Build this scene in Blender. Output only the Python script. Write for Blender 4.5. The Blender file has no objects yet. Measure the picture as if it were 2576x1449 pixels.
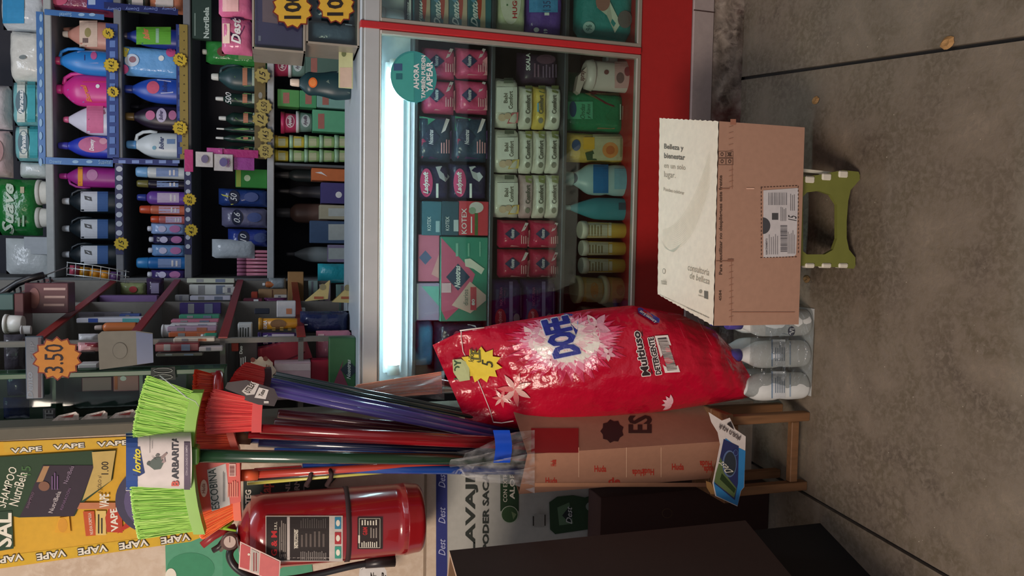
import bpy, math, random
from mathutils import Vector, noise
sc = bpy.context.scene
RND = random.Random(7)
# ---------------------------------------------------------------- camera
F = 1930.0; H = 1.40; TH = math.atan((1288-700)/F); AL = math.radians(3.3)
ct, st, ca, sa = math.cos(TH), math.sin(TH), math.cos(AL), math.sin(AL)
VF = Vector((-sa*ct, ca*ct, -st)); VR = Vector((ca, sa, 0)); VU = VR.cross(VF)
CAM = Vector((0, 0, H))
cd = bpy.data.cameras.new('camera'); cam = bpy.data.objects.new('camera', cd); sc.collection.objects.link(cam)
cd.sensor_width = 36; cd.lens = F/2576*36; cd.clip_start = .05
from mathutils import Matrix
mm = Matrix.Identity(4)
for i in range(3):
    mm[i][0] = -VU[i]; mm[i][1] = VR[i]; mm[i][2] = -VF[i]; mm[i][3] = CAM[i]
cam.matrix_world = mm
sc.camera = cam
# ---------------------------------------------------------------- light
w = bpy.data.worlds.new('world'); sc.world = w; w.use_nodes = True
w.node_tree.nodes['Background'].inputs[0].default_value = (.80, .78, .86, 1)
w.node_tree.nodes['Background'].inputs[1].default_value = .34
def area(name, loc, target, sx, sy, col, power):
    l = bpy.data.lights.new(name, 'AREA'); l.shape = 'RECTANGLE'; l.size = sx; l.size_y = sy
    l.color = col; l.energy = power
    o = bpy.data.objects.new(name, l); sc.collection.objects.link(o); o.location = loc
    o.rotation_euler = (Vector(target)-Vector(loc)).to_track_quat('-Z', 'Y').to_euler()
    return o
area('shop_front_lamp', (-1.35, -.55, 2.35), (.1, 1.9, .7), .8, .8, (1, .83, .70), 44)
area('shelf_fill', (.3, 1.9, 3.0), (.3, 3.6, 1.5), 1.2, .3, (.80, .88, 1), 11)  # added cool fill for the shelves, no fixture stands there
sc.view_settings.view_transform = 'Standard'; sc.view_settings.look = 'None'
sc.view_settings.gamma = 1; sc.view_settings.exposure = 0.35
sc.view_settings.use_curve_mapping = False
# ---------------------------------------------------------------- pixel rays -> points on real planes
def ray(x, y):
    r = (724.5-y)/F; d = (x-1288)/F
    return VF + VR*r - VU*d
def P(x, y, Y):
    d = ray(x, y); return CAM + d*(Y/d.y)
def PZ(x, y, z):
    d = ray(x, y); return CAM + d*((z-H)/d.z)
def PP(x, y, o, n):
    d = ray(x, y); return CAM + d*((o-CAM).dot(n)/d.dot(n))
# ---------------------------------------------------------------- materials
def lin(c):
    c = c/255.0
    return c/12.92 if c <= .04045 else ((c+.055)/1.055)**2.4
MC = {}
FIN = {'p': (.35, .10, 40, 0), 'm': (.75, .12, 60, 0), 'f': (.22, .10, 25, .35), 'c': (.85, .10, 70, .03), 'k': (.6, .06, 30, 0),
       'w': (.65, .45, 14, .12), 'b': (.55, .35, 160, .1), 'a': (.32, .08, 20, 0), 's': (.25, .05, 10, 0)}
def mat(c):
    key = tuple(c)
    if key in MC: return MC[key]
    fin = c[3] if len(c) > 3 else 'k'
    m = bpy.data.materials.new('%s_%d_%d_%d' % (fin, c[0], c[1], c[2])); m.use_nodes = True
    nt = m.node_tree; N = nt.nodes; L = nt.links; b = N['Principled BSDF']
    col = (lin(c[0]), lin(c[1]), lin(c[2]), 1)
    if fin == 'E':
        b.inputs['Base Color'].default_value = (.9, .9, .9, 1)
        b.inputs['Emission Color'].default_value = col; b.inputs['Emission Strength'].default_value = c[4]
    elif fin == 'V':      # milky thin film: mostly see-through, a little white scatter and sheen
        out = N['Material Output']; N.remove(b)
        t = N.new('ShaderNodeBsdfTransparent'); g = N.new('ShaderNodeBsdfGlossy'); d = N.new('ShaderNodeBsdfDiffuse'); m1 = N.new('ShaderNodeMixShader'); m2 = N.new('ShaderNodeMixShader')
        d.inputs[0].default_value = col; g.inputs['Roughness'].default_value = .25; m1.inputs[0].default_value = .25
        nz = N.new('ShaderNodeTexNoise'); nz.inputs['Scale'].default_value = 30; nz.inputs['Detail'].default_value = 3; tc = N.new('ShaderNodeTexCoord'); L.new(tc.outputs['Object'], nz.inputs['Vector'])
        mr = N.new('ShaderNodeMapRange'); mr.inputs[1].default_value = .35; mr.inputs[2].default_value = .7; mr.inputs[3].default_value = c[4]; mr.inputs[4].default_value = c[5]; L.new(nz.outputs[0], mr.inputs[0])
        L.new(d.outputs[0], m1.inputs[1]); L.new(g.outputs[0], m1.inputs[2]); L.new(mr.outputs[0], m2.inputs[0]); L.new(t.outputs[0], m2.inputs[1]); L.new(m1.outputs[0], m2.inputs[2]); L.new(m2.outputs[0], out.inputs[0])
    elif fin == 'T':      # clear film / glass: real transparency with a glossy coat
        out = N['Material Output']; N.remove(b)
        t = N.new('ShaderNodeBsdfTransparent'); g = N.new('ShaderNodeBsdfGlossy'); mx = N.new('ShaderNodeMixShader')
        lw = N.new('ShaderNodeLayerWeight'); lw.inputs[0].default_value = .25
        ma = N.new('ShaderNodeMath'); ma.operation = 'MULTIPLY_ADD'; ma.inputs[1].default_value = c[5]; ma.inputs[2].default_value = c[4]
        t.inputs[0].default_value = col; g.inputs['Roughness'].default_value = .12 if c[4] > .04 else .03
        L.new(lw.outputs['Facing'], ma.inputs[0]); L.new(ma.outputs[0], mx.inputs[0])
        L.new(t.outputs[0], mx.inputs[1]); L.new(g.outputs[0], mx.inputs[2]); L.new(mx.outputs[0], out.inputs[0])
        if c[4] > .04:
            nz = N.new('ShaderNodeTexNoise'); nz.inputs['Scale'].default_value = 38; nz.inputs['Detail'].default_value = 4
            bp = N.new('ShaderNodeBump'); bp.inputs['Strength'].default_value = .9; bp.inputs['Distance'].default_value = .02
            tc = N.new('ShaderNodeTexCoord'); L.new(tc.outputs['Object'], nz.inputs['Vector'])
            L.new(nz.outputs[0], bp.inputs['Height']); L.new(bp.outputs[0], g.inputs['Normal'])
    else:
        ro, var, scl, bump = FIN[fin]
        b.inputs['Roughness'].default_value = ro
        if fin == 'a': b.inputs['Metallic'].default_value = .6
        if fin == 's': b.inputs['Coat Weight'].default_value = .6
        tc = N.new('ShaderNodeTexCoord'); nz = N.new('ShaderNodeTexNoise')
        nz.inputs['Scale'].default_value = scl; nz.inputs['Detail'].default_value = 3
        if fin == 'w':
            mp = N.new('ShaderNodeMapping'); mp.inputs['Scale'].default_value = (6, 6, .6)
            L.new(tc.outputs['Object'], mp.inputs[0]); L.new(mp.outputs[0], nz.inputs['Vector'])
        else: L.new(tc.outputs['Object'], nz.inputs['Vector'])
        mx = N.new('ShaderNodeMix'); mx.data_type = 'RGBA'
        mx.inputs['A'].default_value = tuple(v*(1-var) for v in col[:3])+(1,)
        mx.inputs['B'].default_value = tuple(min(1, v*(1+var)) for v in col[:3])+(1,)
        L.new(nz.outputs[0], mx.inputs['Factor']); L.new(mx.outputs['Result'], b.inputs['Base Color'])
        if bump:
            bp = N.new('ShaderNodeBump'); bp.inputs['Strength'].default_value = bump; bp.inputs['Distance'].default_value = .02 if fin == 'f' else .004
            L.new(nz.outputs[0], bp.inputs['Height']); L.new(bp.outputs[0], b.inputs['Normal'])
    MC[key] = m
    return m
GLASS = (235, 245, 240, 'T', .03, .25); FILM = (225, 228, 228, 'T', .10, .55); HAZY = (205, 205, 205, 'V', .08, .55)
# ---------------------------------------------------------------- text outlines
TC = {}
def text2d(s, bold=0, ital=0):
    k = (s, bold, ital)
    if k in TC: return TC[k]
    c = bpy.data.curves.new('t', 'FONT'); c.body = s; c.offset = .03 if bold else .004; c.shear = .35 if ital else 0; c.resolution_u = 2
    o = bpy.data.objects.new('t', c); m = bpy.data.meshes.new_from_object(o)
    vs = [(v.co.x, v.co.y) for v in m.vertices]; fs = [tuple(p.vertices) for p in m.polygons]
    bpy.data.objects.remove(o); bpy.data.curves.remove(c); bpy.data.meshes.remove(m)
    if not vs: vs = [(0, 0)]
    x0 = min(v[0] for v in vs); x1 = max(v[0] for v in vs); y0 = min(v[1] for v in vs); y1 = max(v[1] for v in vs)
    if '_' in s: pass
    TC[k] = ([((v[0]-x0)/max(1e-6, x1-x0), (v[1]-y0)/max(1e-6, y1-y0)) for v in vs], fs)
    return TC[k]
# ---------------------------------------------------------------- mesh collector
OUT = {}; OW = [1.6]; OH = [.0003]
class M:
    def __init__(s): s.v = []; s.f = []; s.mi = []; s.ml = []; s.sm = []
    def add(s, vs, fs, c, smooth=False):
        c = tuple(c)
        if c not in s.ml: s.ml.append(c)
        i = s.ml.index(c); n = len(s.v)
        s.v += [Vector(v) for v in vs]
        for f in fs: s.f.append(tuple(a+n for a in f)); s.mi.append(i); s.sm.append(smooth)
        return s
    def box(s, x0, x1, y0, y1, z0, z1, c, b=.0):
        if b <= 0:
            vs = [(x, y, z) for x in (x0, x1) for y in (y0, y1) for z in (z0, z1)]
            return s.add(vs, [(0, 1, 3, 2), (4, 6, 7, 5), (0, 4, 5, 1), (2, 3, 7, 6), (0, 2, 6, 4), (1, 5, 7, 3)], c)
        b = min(b, (x1-x0)*.45, (y1-y0)*.45, (z1-z0)*.45)
        vs = []; idx = {}
        for sx in (0, 1):
            for sy in (0, 1):
                for sz in (0, 1):
                    X = (x0, x1)[sx]; Y = (y0, y1)[sy]; Z = (z0, z1)[sz]
                    dx = b if sx == 0 else -b; dy = b if sy == 0 else -b; dz = b if sz == 0 else -b
                    for a, p in enumerate(((X, Y+dy, Z+dz), (X+dx, Y, Z+dz), (X+dx, Y+dy, Z))):
                        idx[(sx, sy, sz, a)] = len(vs); vs.append(p)
        g = lambda *k: idx[k]
        fs = []
        for q in (0, 1):
            fs.append((g(q,0,0,0), g(q,1,0,0), g(q,1,1,0), g(q,0,1,0)))
            fs.append((g(0,q,0,1), g(1,q,0,1), g(1,q,1,1), g(0,q,1,1)))
            fs.append((g(0,0,q,2), g(1,0,q,2), g(1,1,q,2), g(0,1,q,2)))
            for r in (0, 1):
                fs.append((g(q,r,0,0), g(q,r,1,0), g(q,r,1,1), g(q,r,0,1)))
                fs.append((g(q,0,r,0), g(q,1,r,0), g(q,1,r,2), g(q,0,r,2)))
                fs.append((g(0,q,r,1), g(1,q,r,1), g(1,q,r,2), g(0,q,r,2)))
                for t in (0, 1): fs.append((g(q,r,t,0), g(q,r,t,1), g(q,r,t,2)))
        return s.add(vs, fs, c)
    def loft(s, cx, cy, z0, prof, c, n=20, p=2.0, smooth=True, cap=True):
        vs = []; fs = []
        for (z, rx, ry, *o) in prof:
            ox = o[0] if o else 0
            for i in range(n):
                a = 2*math.pi*i/n; C = math.cos(a); S = math.sin(a)
                vs.append((cx+ox+rx*math.copysign(abs(C)**(2/p), C), cy+ry*math.copysign(abs(S)**(2/p), S), z0+z))
        m = len(prof)
        for j in range(m-1):
            for i in range(n): fs.append((j*n+i, j*n+(i+1) % n, (j+1)*n+(i+1) % n, (j+1)*n+i))
        s.add(vs, fs, c, smooth)
        if cap:
            k = len(s.v)-m*n
            i = s.ml.index(tuple(c))
            s.f.append(tuple(k+a for a in range(n-1, -1, -1))); s.mi.append(i); s.sm.append(False)
            s.f.append(tuple(k+(m-1)*n+a for a in range(n))); s.mi.append(i); s.sm.append(False)
        return s
    def tube(s, pts, r, c, n=8, closed=False, caps=True):
        pts = [Vector(p) for p in pts]; vs = []; fs = []; m = len(pts)
        up = None
        for k, p in enumerate(pts):
            a = pts[k-1] if (k > 0 or closed) else p; b = pts[(k+1) % m] if (k < m-1 or closed) else p
            t = (b-a).normalized()
            if up is None:
                up = Vector((0, 0, 1)) if abs(t.z) < .9 else Vector((1, 0, 0))
            x = t.cross(up).normalized(); y = x.cross(t).normalized(); up = y
            rr = r[k] if isinstance(r, (list, tuple)) else r
            for i in range(n):
                q = 2*math.pi*i/n; vs.append(p+x*(rr*math.cos(q))+y*(rr*math.sin(q)))
        for k in range(m if closed else m-1):
            for i in range(n):
                fs.append((k*n+i, k*n+(i+1) % n, ((k+1) % m)*n+(i+1) % n, ((k+1) % m)*n+i))
        if caps and not closed: fs += [tuple(range(n-1, -1, -1)), tuple((m-1)*n+i for i in range(n))]
        return s.add(vs, fs, c, True)
    def prism(s, pts, dv, c, smooth=False):       # flat outline (3-D points) given a thickness vector
        n = len(pts); dv = Vector(dv); pts = [Vector(p) for p in pts]
        return s.add(pts+[p+dv for p in pts], [tuple(range(n)), tuple(range(2*n-1, n-1, -1))]+[(i, (i+1) % n, n+(i+1) % n, n+i) for i in range(n)], c, smooth)
    def grid(s, fn, nu, nv, c, smooth=True):
        vs = [fn(i/nu, j/nv) for j in range(nv+1) for i in range(nu+1)]
        fs = [(j*(nu+1)+i, j*(nu+1)+i+1, (j+1)*(nu+1)+i+1, (j+1)*(nu+1)+i) for j in range(nv) for i in range(nu)]
        return s.add(vs, fs, c, smooth)
    def deco(s, items, mp, h0=.0006, dh=.0004, curved=False):
        k = 0
        for it in items:
            h = h0+k*dh; k += 1; t = it[0]; c = tuple(it[-1]) if t != 't' else None
            if t == 'r':
                _, x0, y0, x1, y1, _c = it
                nu = nv = 1
                if curved: nu = max(1, min(12, int(abs(y1-y0)/6))); nv = max(1, min(14, int(abs(x1-x0)/10)))
                s.grid(lambda a, b: mp(x0+(x1-x0)*b, y1+(y0-y1)*a, h), nu, nv, c, False)
            elif t in ('e', 'd', 's'):
                _, cx, cy, a, b2, _c = it
                if t == 'e': ring = [(cx+a*math.cos(q*math.pi/12), cy+b2*math.sin(q*math.pi/12)) for q in range(24)]
                elif t == 'd': ring = [(cx-a, cy), (cx-a/2, cy-b2/2), (cx, cy-b2), (cx+a/2, cy-b2/2), (cx+a, cy), (cx+a/2, cy+b2/2), (cx, cy+b2), (cx-a/2, cy+b2/2)]
                else:
                    nn = int(b2); ring = [(cx+a*(1 if q % 2 else .84)*math.cos(q*math.pi/nn), cy+a*(1 if q % 2 else .84)*math.sin(q*math.pi/nn)) for q in range(2*nn)]
                n = len(ring); vs = [mp(cx, cy, h)]+[mp(cx+(p[0]-cx)*.5, cy+(p[1]-cy)*.5, h) for p in ring]+[mp(p[0], p[1], h) for p in ring]
                fs = [(0, 1+i, 1+(i+1) % n) for i in range(n)]+[(1+i, 1+n+i, 1+n+(i+1) % n, 1+(i+1) % n) for i in range(n)]
                s.add(vs, fs, c)
            elif t == 'p':
                s.add([mp(p[0], p[1], h) for p in it[1]], [tuple(range(len(it[1])))], c)
            elif t == 'l':      # l, x0,y0,x1,y1, n lines, colour : ragged small print
                _, x0, y0, x1, y1, n, _c = it
                for q in range(n):
                    a = x0+(x1-x0)*(q+.2)/n; b = x0+(x1-x0)*(q+.65)/n; e = y0+(y1-y0)*.25*RND.random()
                    s.grid(lambda u, v: mp(a+(b-a)*v, y1+(e-y1)*u, h), 4 if curved else 1, 1, c, False)
            elif t == 'b':      # bars across y (barcode); drawn with gaps
                _, x0, y0, x1, y1, n, _c = it
                for q in range(n):
                    a = y0+(y1-y0)*q/n; b = a+(y1-y0)/n*RND.uniform(.3, .75)
                    s.add([mp(x0, a, h), mp(x0, b, h), mp(x1, b, h), mp(x1, a, h)], [(0, 1, 2, 3)], c)
            elif t in ('t', 'q'):
                st_ = ''
                if t == 't':
                    _, tx, x0, y0, x1, y1, c, *o = it; rot = o[0] if o else ''; st_ = rot
                    if 'u' in rot: bl, br, tl = (x1, y0), (x0, y0), (x1, y1)
                    elif 'w' in rot: bl, br, tl = (x0, y1), (x1, y1), (x0, y0)
                    else: bl, br, tl = (x1, y1), (x1, y0), (x0, y1)
                else: _, tx, bl, br, tl, st_, c = it
                if 'o' in st_:      # outlined lettering: the same outline pushed out in eight directions beneath
                    oc_ = OUT.get(tuple(c), (232, 222, 216, 'm')); V, Fc = text2d(tx, 'b' in st_, 'i' in st_)
                    for a8 in range(8):
                        ox, oy = OW[0]*math.cos(a8*math.pi/4), OW[0]*math.sin(a8*math.pi/4)
                        s.add([mp(bl[0]+ox+(br[0]-bl[0])*u+(tl[0]-bl[0])*v, bl[1]+oy+(br[1]-bl[1])*u+(tl[1]-bl[1])*v, h+a8*.00001) for u, v in V], Fc, oc_)
                    h += OH[0]
                if 'F' in st_:
                    V, Fc = text2d(tx, 'b' in st_, 'i' in st_)
                    for a8 in range(8):
                        ox, oy = 1.8*math.cos(a8*math.pi/4), 1.8*math.sin(a8*math.pi/4)
                        s.add([mp(bl[0]+ox+(br[0]-bl[0])*u+(tl[0]-bl[0])*v, bl[1]+oy+(br[1]-bl[1])*u+(tl[1]-bl[1])*v, h+a8*.00001) for u, v in V], Fc, c)
                    h += .0001
                V, Fc = text2d(tx, 'b' in st_, 'i' in st_)
                s.add([mp(bl[0]+(br[0]-bl[0])*u+(tl[0]-bl[0])*v, bl[1]+(br[1]-bl[1])*u+(tl[1]-bl[1])*v, h) for u, v in V], Fc, c)
        return s
    def build(s, name, parent=None, base=None):
        me = bpy.data.meshes.new(name)
        b = Vector(base) if base is not None else (BASE[parent.name] if parent is not None else Vector((0, 0, 0)))
        me.from_pydata([tuple(v-b) for v in s.v], [], s.f)
        for c in s.ml: me.materials.append(mat(c))
        me.polygons.foreach_set('material_index', s.mi); me.polygons.foreach_set('use_smooth', s.sm)
        me.validate(); me.update()
        o = bpy.data.objects.new(name, me); sc.collection.objects.link(o)
        if parent is not None: o.parent = parent; BASE[o.name] = b
        else: o.location = b; BASE[o.name] = b
        return o
BASE = {}
def tag(o, label=None, cat=None, group=None, kind=None):
    if label: o['label'] = label
    if cat: o['category'] = cat
    if group: o['group'] = group
    if kind: o['kind'] = kind
    return o
def thing(name, loc, label, cat, group=None, kind=None):
    o = bpy.data.objects.new(name, None); sc.collection.objects.link(o); o.location = loc; o.empty_display_size = .05
    BASE[o.name] = Vector(loc); return tag(o, label, cat, group, kind)
def dens(prof, k=3):
    out = []; n = len(prof)
    for i in range(n-1):
        p0 = prof[max(0, i-1)]; p1 = prof[i]; p2 = prof[i+1]; p3 = prof[min(n-1, i+2)]
        for j in range(k):
            t = j/k
            out.append(tuple(.5*((2*b)+(-a+c)*t+(2*a-5*b+4*c-d)*t*t+(-a+3*b-3*c+d)*t**3) for a, b, c, d in zip(p0, p1, p2, p3)))
    out.append(prof[-1]); return out
def frontfn(cx, cy, z0, prof, p=2.0):
    def f(x, z):
        zz = z-z0; r = prof[0]
        for i in range(len(prof)-1):
            if prof[i][0] <= zz <= prof[i+1][0]:
                a, b = prof[i], prof[i+1]; t = (zz-a[0])/max(1e-9, b[0]-a[0]); r = (0, a[1]+(b[1]-a[1])*t, a[2]+(b[2]-a[2])*t); break
        else:
            if zz > prof[-1][0]: r = prof[-1]
        q = min(.97, abs(x-cx)/max(1e-6, r[1]))
        return cy-r[2]*(1-q**p)**(1/p)
    return f
def span(box, Y):
    x0, y0, x1, y1 = box; xm = (x0+x1)/2; ym = (y0+y1)/2
    return P(xm, y1, Y).x, P(xm, y0, Y).x, P(x1, ym, Y).z, P(x0, ym, Y).z
def onfront(fn, Y):
    def mp(x, y, h):
        p = P(x, y, Y); yy = fn(p.x, p.z); p = P(x, y, yy); yy = fn(p.x, p.z); p = P(x, y, yy)
        return Vector((p.x, yy-h, p.z))
    return mp
# ---- products -----------------------------------------------------------
SH = {  # fraction of height, half width, half depth ; body then cap
 'flask': ([(0, .80, .8), (.02, .92, .9), (.12, 1, 1), (.38, 1, 1), (.56, .90, .94), (.70, .66, .7), (.80, .38, .42), (.84, .31, .36)], .83, .32),
 'jug':   ([(0, .88, .88), (.03, .98, .98), (.2, 1, 1), (.55, 1, 1), (.68, .86, .86), (.78, .56, .56), (.86, .27, .27), (.88, .26, .26)], .87, .29),
 'cone':  ([(0, .90, .9), (.03, 1, 1), (.45, 1, 1), (.6, .86, .86), (.78, .5, .5), (.9, .22, .22), (.92, .2, .2)], .90, .22),
 'dish':  ([(0, .78, .78), (.03, .9, .9), (.25, 1, 1), (.45, .84, .84), (.58, .78, .78), (.7, .8, .8), (.8, .48, .48), (.86, .22, .22)], .85, .27),
 'slim':  ([(0, .85, .8), (.02, 1, .95), (.3, .97, 1), (.7, .93, 1), (.76, .8, .9)], .76, .86),
 'tall':  ([(0, .88, .88), (.02, .98, .98), (.6, 1, 1), (.74, .9, .9), (.8, .5, .5), (.82, .42, .42)], .81, .5),
 'round': ([(0, .9, .9), (.04, 1, 1), (.82, 1, 1), (.84, .97, .97)], .83, 1.03),
 'milk':  ([(0, .85, .85), (.03, .97, .97), (.2, 1, 1), (.32, .92, .92), (.42, 1, 1), (.6, .95, .95), (.72, .62, .62), (.8, .42, .42), (.84, .40, .40)], .83, .44),
}
def bottle(box, Y, zs, shape, body, cap, name, label, deco=(), cat='bottle', group=None, dr=.62, handle=None, hole=None):
    X0, X1, Z0, Z1 = span(box, Y); z0 = Z0 if zs is None else zs; h = Z1-z0; hw = (X1-X0)/2; cx = (X0+X1)/2; dp = hw*dr; cy = Y+dp
    prof, cz, cr = SH[shape]
    pr = dens([(a*h, b*hw, c*dp) for a, b, c in prof], 3)
    t = thing(name, (cx, cy, z0), label, cat, group)
    n = 16 if hw < .04 else 22
    m = M().loft(cx, cy, z0, pr, body, n)
    m.build('body', t)
    rx = cr*hw; ry = min(rx, cr*dp*1.3) if shape != 'slim' else cr*dp
    M().loft(cx, cy, z0, [(cz*h, rx, ry), (cz*h+.003, rx*1.04, ry*1.04), (h*.97, rx*.95, ry*.95), (h, rx*.75, ry*.75)], cap, 14).build('cap', t)
    if handle:
        s = handle; a = cx+s*hw*.25
        pts = [(a+s*hw*q[0], cy, z0+h*q[1]) for q in ((.05, .84), (.45, .82), (.72, .72), (.80, .60), (.74, .48))]
        M().tube(pts, hw*.13, body, 8).build('handle', t)
    if deco: M().deco(deco, onfront(frontfn(cx, cy, z0, pr), Y), h0=.0012, curved=True).build('label', t)
    return t
def carton(box, Y, zs, dp, c, name, label, deco=(), cat='box', group=None, bev=.002):
    X0, X1, Z0, Z1 = span(box, Y); z0 = Z0 if zs is None else zs
    m = M().box(X0, X1, Y, Y+dp, z0, Z1, c, bev)
    b = ((X0+X1)/2, Y+dp/2, z0)
    if deco:
        t = thing(name, b, label, cat, group); m.build('carton', t)
        M().deco(deco, lambda x, y, h: (lambda p: Vector((p.x, Y-h, p.z)))(P(x, y, Y))).build('printing', t)
        return t
    return tag(m.build(name, None, b), label, cat, group)
def pillowfn(cx, cz, hw, hh, cy, t, pw=3.0):
    def f(x, z):
        a = min(1, abs(x-cx)/hw); b = min(1, abs(z-cz)/hh)
        return cy-t*math.sqrt(max(0, 1-a**pw))*math.sqrt(max(0, 1-b**pw))
    return f
def pouch(box, Y, zs, dp, c, name, label, deco=(), cat='pack', group=None, pw=3.0, lean=0, crimp=True, cap=None):
    X0, X1, Z0, Z1 = span(box, Y); z0 = Z0 if zs is None else zs
    cx = (X0+X1)/2; cz = (z0+Z1)/2; hw = (X1-X0)/2; hh = (Z1-z0)/2; t2 = dp/2; cy = Y+t2
    f = pillowfn(cx, cz, hw, hh, cy, t2, pw)
    n1 = RND.uniform(0, 50)
    m = M(); t = thing(name, (cx, cy, z0), label, cat, group)
    def g(sg):
        def q(u, v):
            x = cx+hw*(2*u-1); z = cz+hh*(2*v-1)
            y = f(x, z); w_ = .12*t2*noise.noise(Vector((x*25+n1, z*25, sg)))*(1 if 0 < u < 1 and 0 < v < 1 else 0)
            e = .02*hw*noise.noise(Vector((n1, z*60, 3)))*abs(2*u-1)
            return Vector((x+e, cy+(y-cy)*sg+w_, z))
        return q
    m.grid(g(1), 10, 12, c); m.grid(g(-1), 8, 8, c)
    m.build('wrapper', t)
    if cap:
        M().loft(cx, cy, Z1-.004, [(0, .011, .011), (.016, .011, .011), (.018, .008, .008)], cap, 12).build('cap', t)
    if deco: M().deco(deco, onfront(f, Y), h0=.0016+.06*t2, curved=True).build('printing', t)
    return t
def tub(box, Y, zs, c, lid, name, label, deco=(), cat='tub', group=None, lf=.2):
    X0, X1, Z0, Z1 = span(box, Y); z0 = Z0 if zs is None else zs; h = Z1-z0; r = (X1-X0)/2*.94; cx = (X0+X1)/2; cy = Y+r
    t = thing(name, (cx, cy, z0), label, cat, group)
    pr = [(0, r*.84, r*.84), (.003, r*.88, r*.88), (h*(1-lf), r*.96, r*.96)]
    M().loft(cx, cy, z0, pr, c, 22).build('body', t)
    M().loft(cx, cy, z0, [(h*(1-lf), r*1.04, r*1.04), (h*.97, r*1.06, r*1.06), (h, r*.98, r*.98)], lid, 22).build('lid', t)
    if deco: M().deco(deco, onfront(frontfn(cx, cy, z0, pr), Y), h0=.001, curved=True).build('label', t)
    return t
def star(x, y, r, Y, n, txt, name, label, c=(222, 178, 60, 'm'), edge=(120, 40, 25, 'm'), group=None, tb=None, tcol=(40, 32, 28, 'm'), st_='i'):
    o = P(x, y, Y); k = (Y)/F*r/ray(x, y).y
    m = M(); t = thing(name, o, label, 'price tag', group)
    def ring(q): return [(o.x+q*k*(1 if i % 2 else .84)*math.sin(i*math.pi/n), Y, o.z+q*k*(1 if i % 2 else .84)*math.cos(i*math.pi/n)) for i in range(2*n)]
    m.prism(ring(1.05), (0, .002, 0), edge); m.prism([(a, b-.0008, d) for a, b, d in ring(.97)], (0, .002, 0), c)
    m.build('star_card', t)
    mp = lambda X, Yp, h: (lambda p: Vector((p.x, Y-h, p.z)))(P(X, Yp, Y))
    tb = tb or (x-r*.38, y-r*.6, x+r*.38, y+r*.6)
    M().deco([('t', txt, *tb, tcol, st_)], mp, h0=.0016).build('lettering', t)
    return t
def flat(items, Y, name, parent, curved=False, h0=.0006):
    return M().deco(items, lambda x, y, h: (lambda p: Vector((p.x, Y-h, p.z)))(P(x, y, Y)), h0=h0).build(name, parent)
def lines(x0, y0, x1, y1, n, c): return ('l', x0, y0, x1, y1, n, c)
# ================================================================ setting
YC = 2.145; YS = 3.40; YW = 2.02
def ground_mat(name, cols, scales, rough=.8, bump=.4):
    m = bpy.data.materials.new(name); m.use_nodes = True; nt = m.node_tree; N = nt.nodes; L = nt.links; b = N['Principled BSDF']
    tc = N.new('ShaderNodeTexCoord'); b.inputs['Roughness'].default_value = rough
    prev = None
    for i, (c, s) in enumerate(zip(cols[1:], scales)):
        nz = N.new('ShaderNodeTexNoise'); nz.inputs['Scale'].default_value = s; nz.inputs['Detail'].default_value = 8; nz.inputs['Roughness'].default_value = .62; nz.inputs['Distortion'].default_value = .5
        L.new(tc.outputs['Object'], nz.inputs['Vector'])
        r = N.new('ShaderNodeMapRange'); r.inputs[1].default_value = .43; r.inputs[2].default_value = .63; L.new(nz.outputs[0], r.inputs[0])
        mx = N.new('ShaderNodeMix'); mx.data_type = 'RGBA'; L.new(r.outputs[0], mx.inputs['Factor'])
        if prev is None: mx.inputs['A'].default_value = tuple(lin(v) for v in cols[0])+(1,)
        else: L.new(prev, mx.inputs['A'])
        mx.inputs['B'].default_value = tuple(lin(v) for v in c)+(1,)
        prev = mx.outputs['Result']; last = nz
    L.new(prev, b.inputs['Base Color'])
    bp = N.new('ShaderNodeBump'); bp.inputs['Strength'].default_value = bump; bp.inputs['Distance'].default_value = .004
    L.new(last.outputs[0], bp.inputs['Height']); L.new(bp.outputs[0], b.inputs['Normal'])
    return m
MC[('floor',)] = ground_mat('worn_concrete', [(114, 102, 86), (82, 71, 60), (142, 128, 110), (104, 93, 75), (124, 112, 97)], [1.7, 3.4, 8, 70])
MC[('rough',)] = ground_mat('flaking_concrete', [(140, 128, 116), (84, 72, 64), (168, 154, 140), (96, 52, 46)], [14, 30, 5.5], .9, 1.0)
MC[('plaster',)] = ground_mat('cream_plaster', [(208, 188, 164), (196, 174, 150), (214, 196, 174)], [4, 40], .8, .25)
MC[('dark',)] = ground_mat('dark_wall', [(60, 60, 62), (48, 48, 50)], [3], .9, .2)
DK = ('dark',)
fl = M().box(-3, 3, -1.6, 4.6, -.08, -.012, (38, 32, 28, 'm')).build('floor'); tag(fl, kind='structure')
def slab(pts):
    M().prism([(a, b, -.0001) for a, b in pts], (0, 0, -.012), ('floor',)).build('slab', fl)
def xr(y, a, b, g): return a[0]+(b[0]-a[0])*(y-a[1])/(b[1]-a[1])+g
jr = [(.49, 1.729), (.424, 1.174)]; jl = [(-.681, 1.677), (-.707, 1.293)]
slab([(xr(-1.5, *jl, .005), -1.5), (xr(-1.5, *jr, -.005), -1.5), (xr(1.2, *jr, -.005), 1.2), (xr(4.5, *jr, -.005), 4.5), (xr(4.5, *jl, .005), 4.5)])
slab([(xr(-1.5, *jr, .005), -1.5), (2.9, -1.5), (2.9, 4.5), (xr(4.5, *jr, .005), 4.5)])
slab([(-2.9, -1.5), (xr(-1.5, *jl, -.004), -1.5), (xr(4.5, *jl, -.004), 4.5), (-2.9, 4.5)])
tag(M().box(-3, 3, 3.95, 4.05, 0, 3.2, DK).build('wall_back'), kind='structure')
WX = -.465
tag(M().box(-2.6, WX, YW, YW+.10, 0, 3.0, ('plaster',)).build('wall_left'), kind='structure')
tag(M().box(2.2, 2.3, -1.5, 4.0, 0, 3.2, DK).build('wall_right'), kind='structure')
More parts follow.
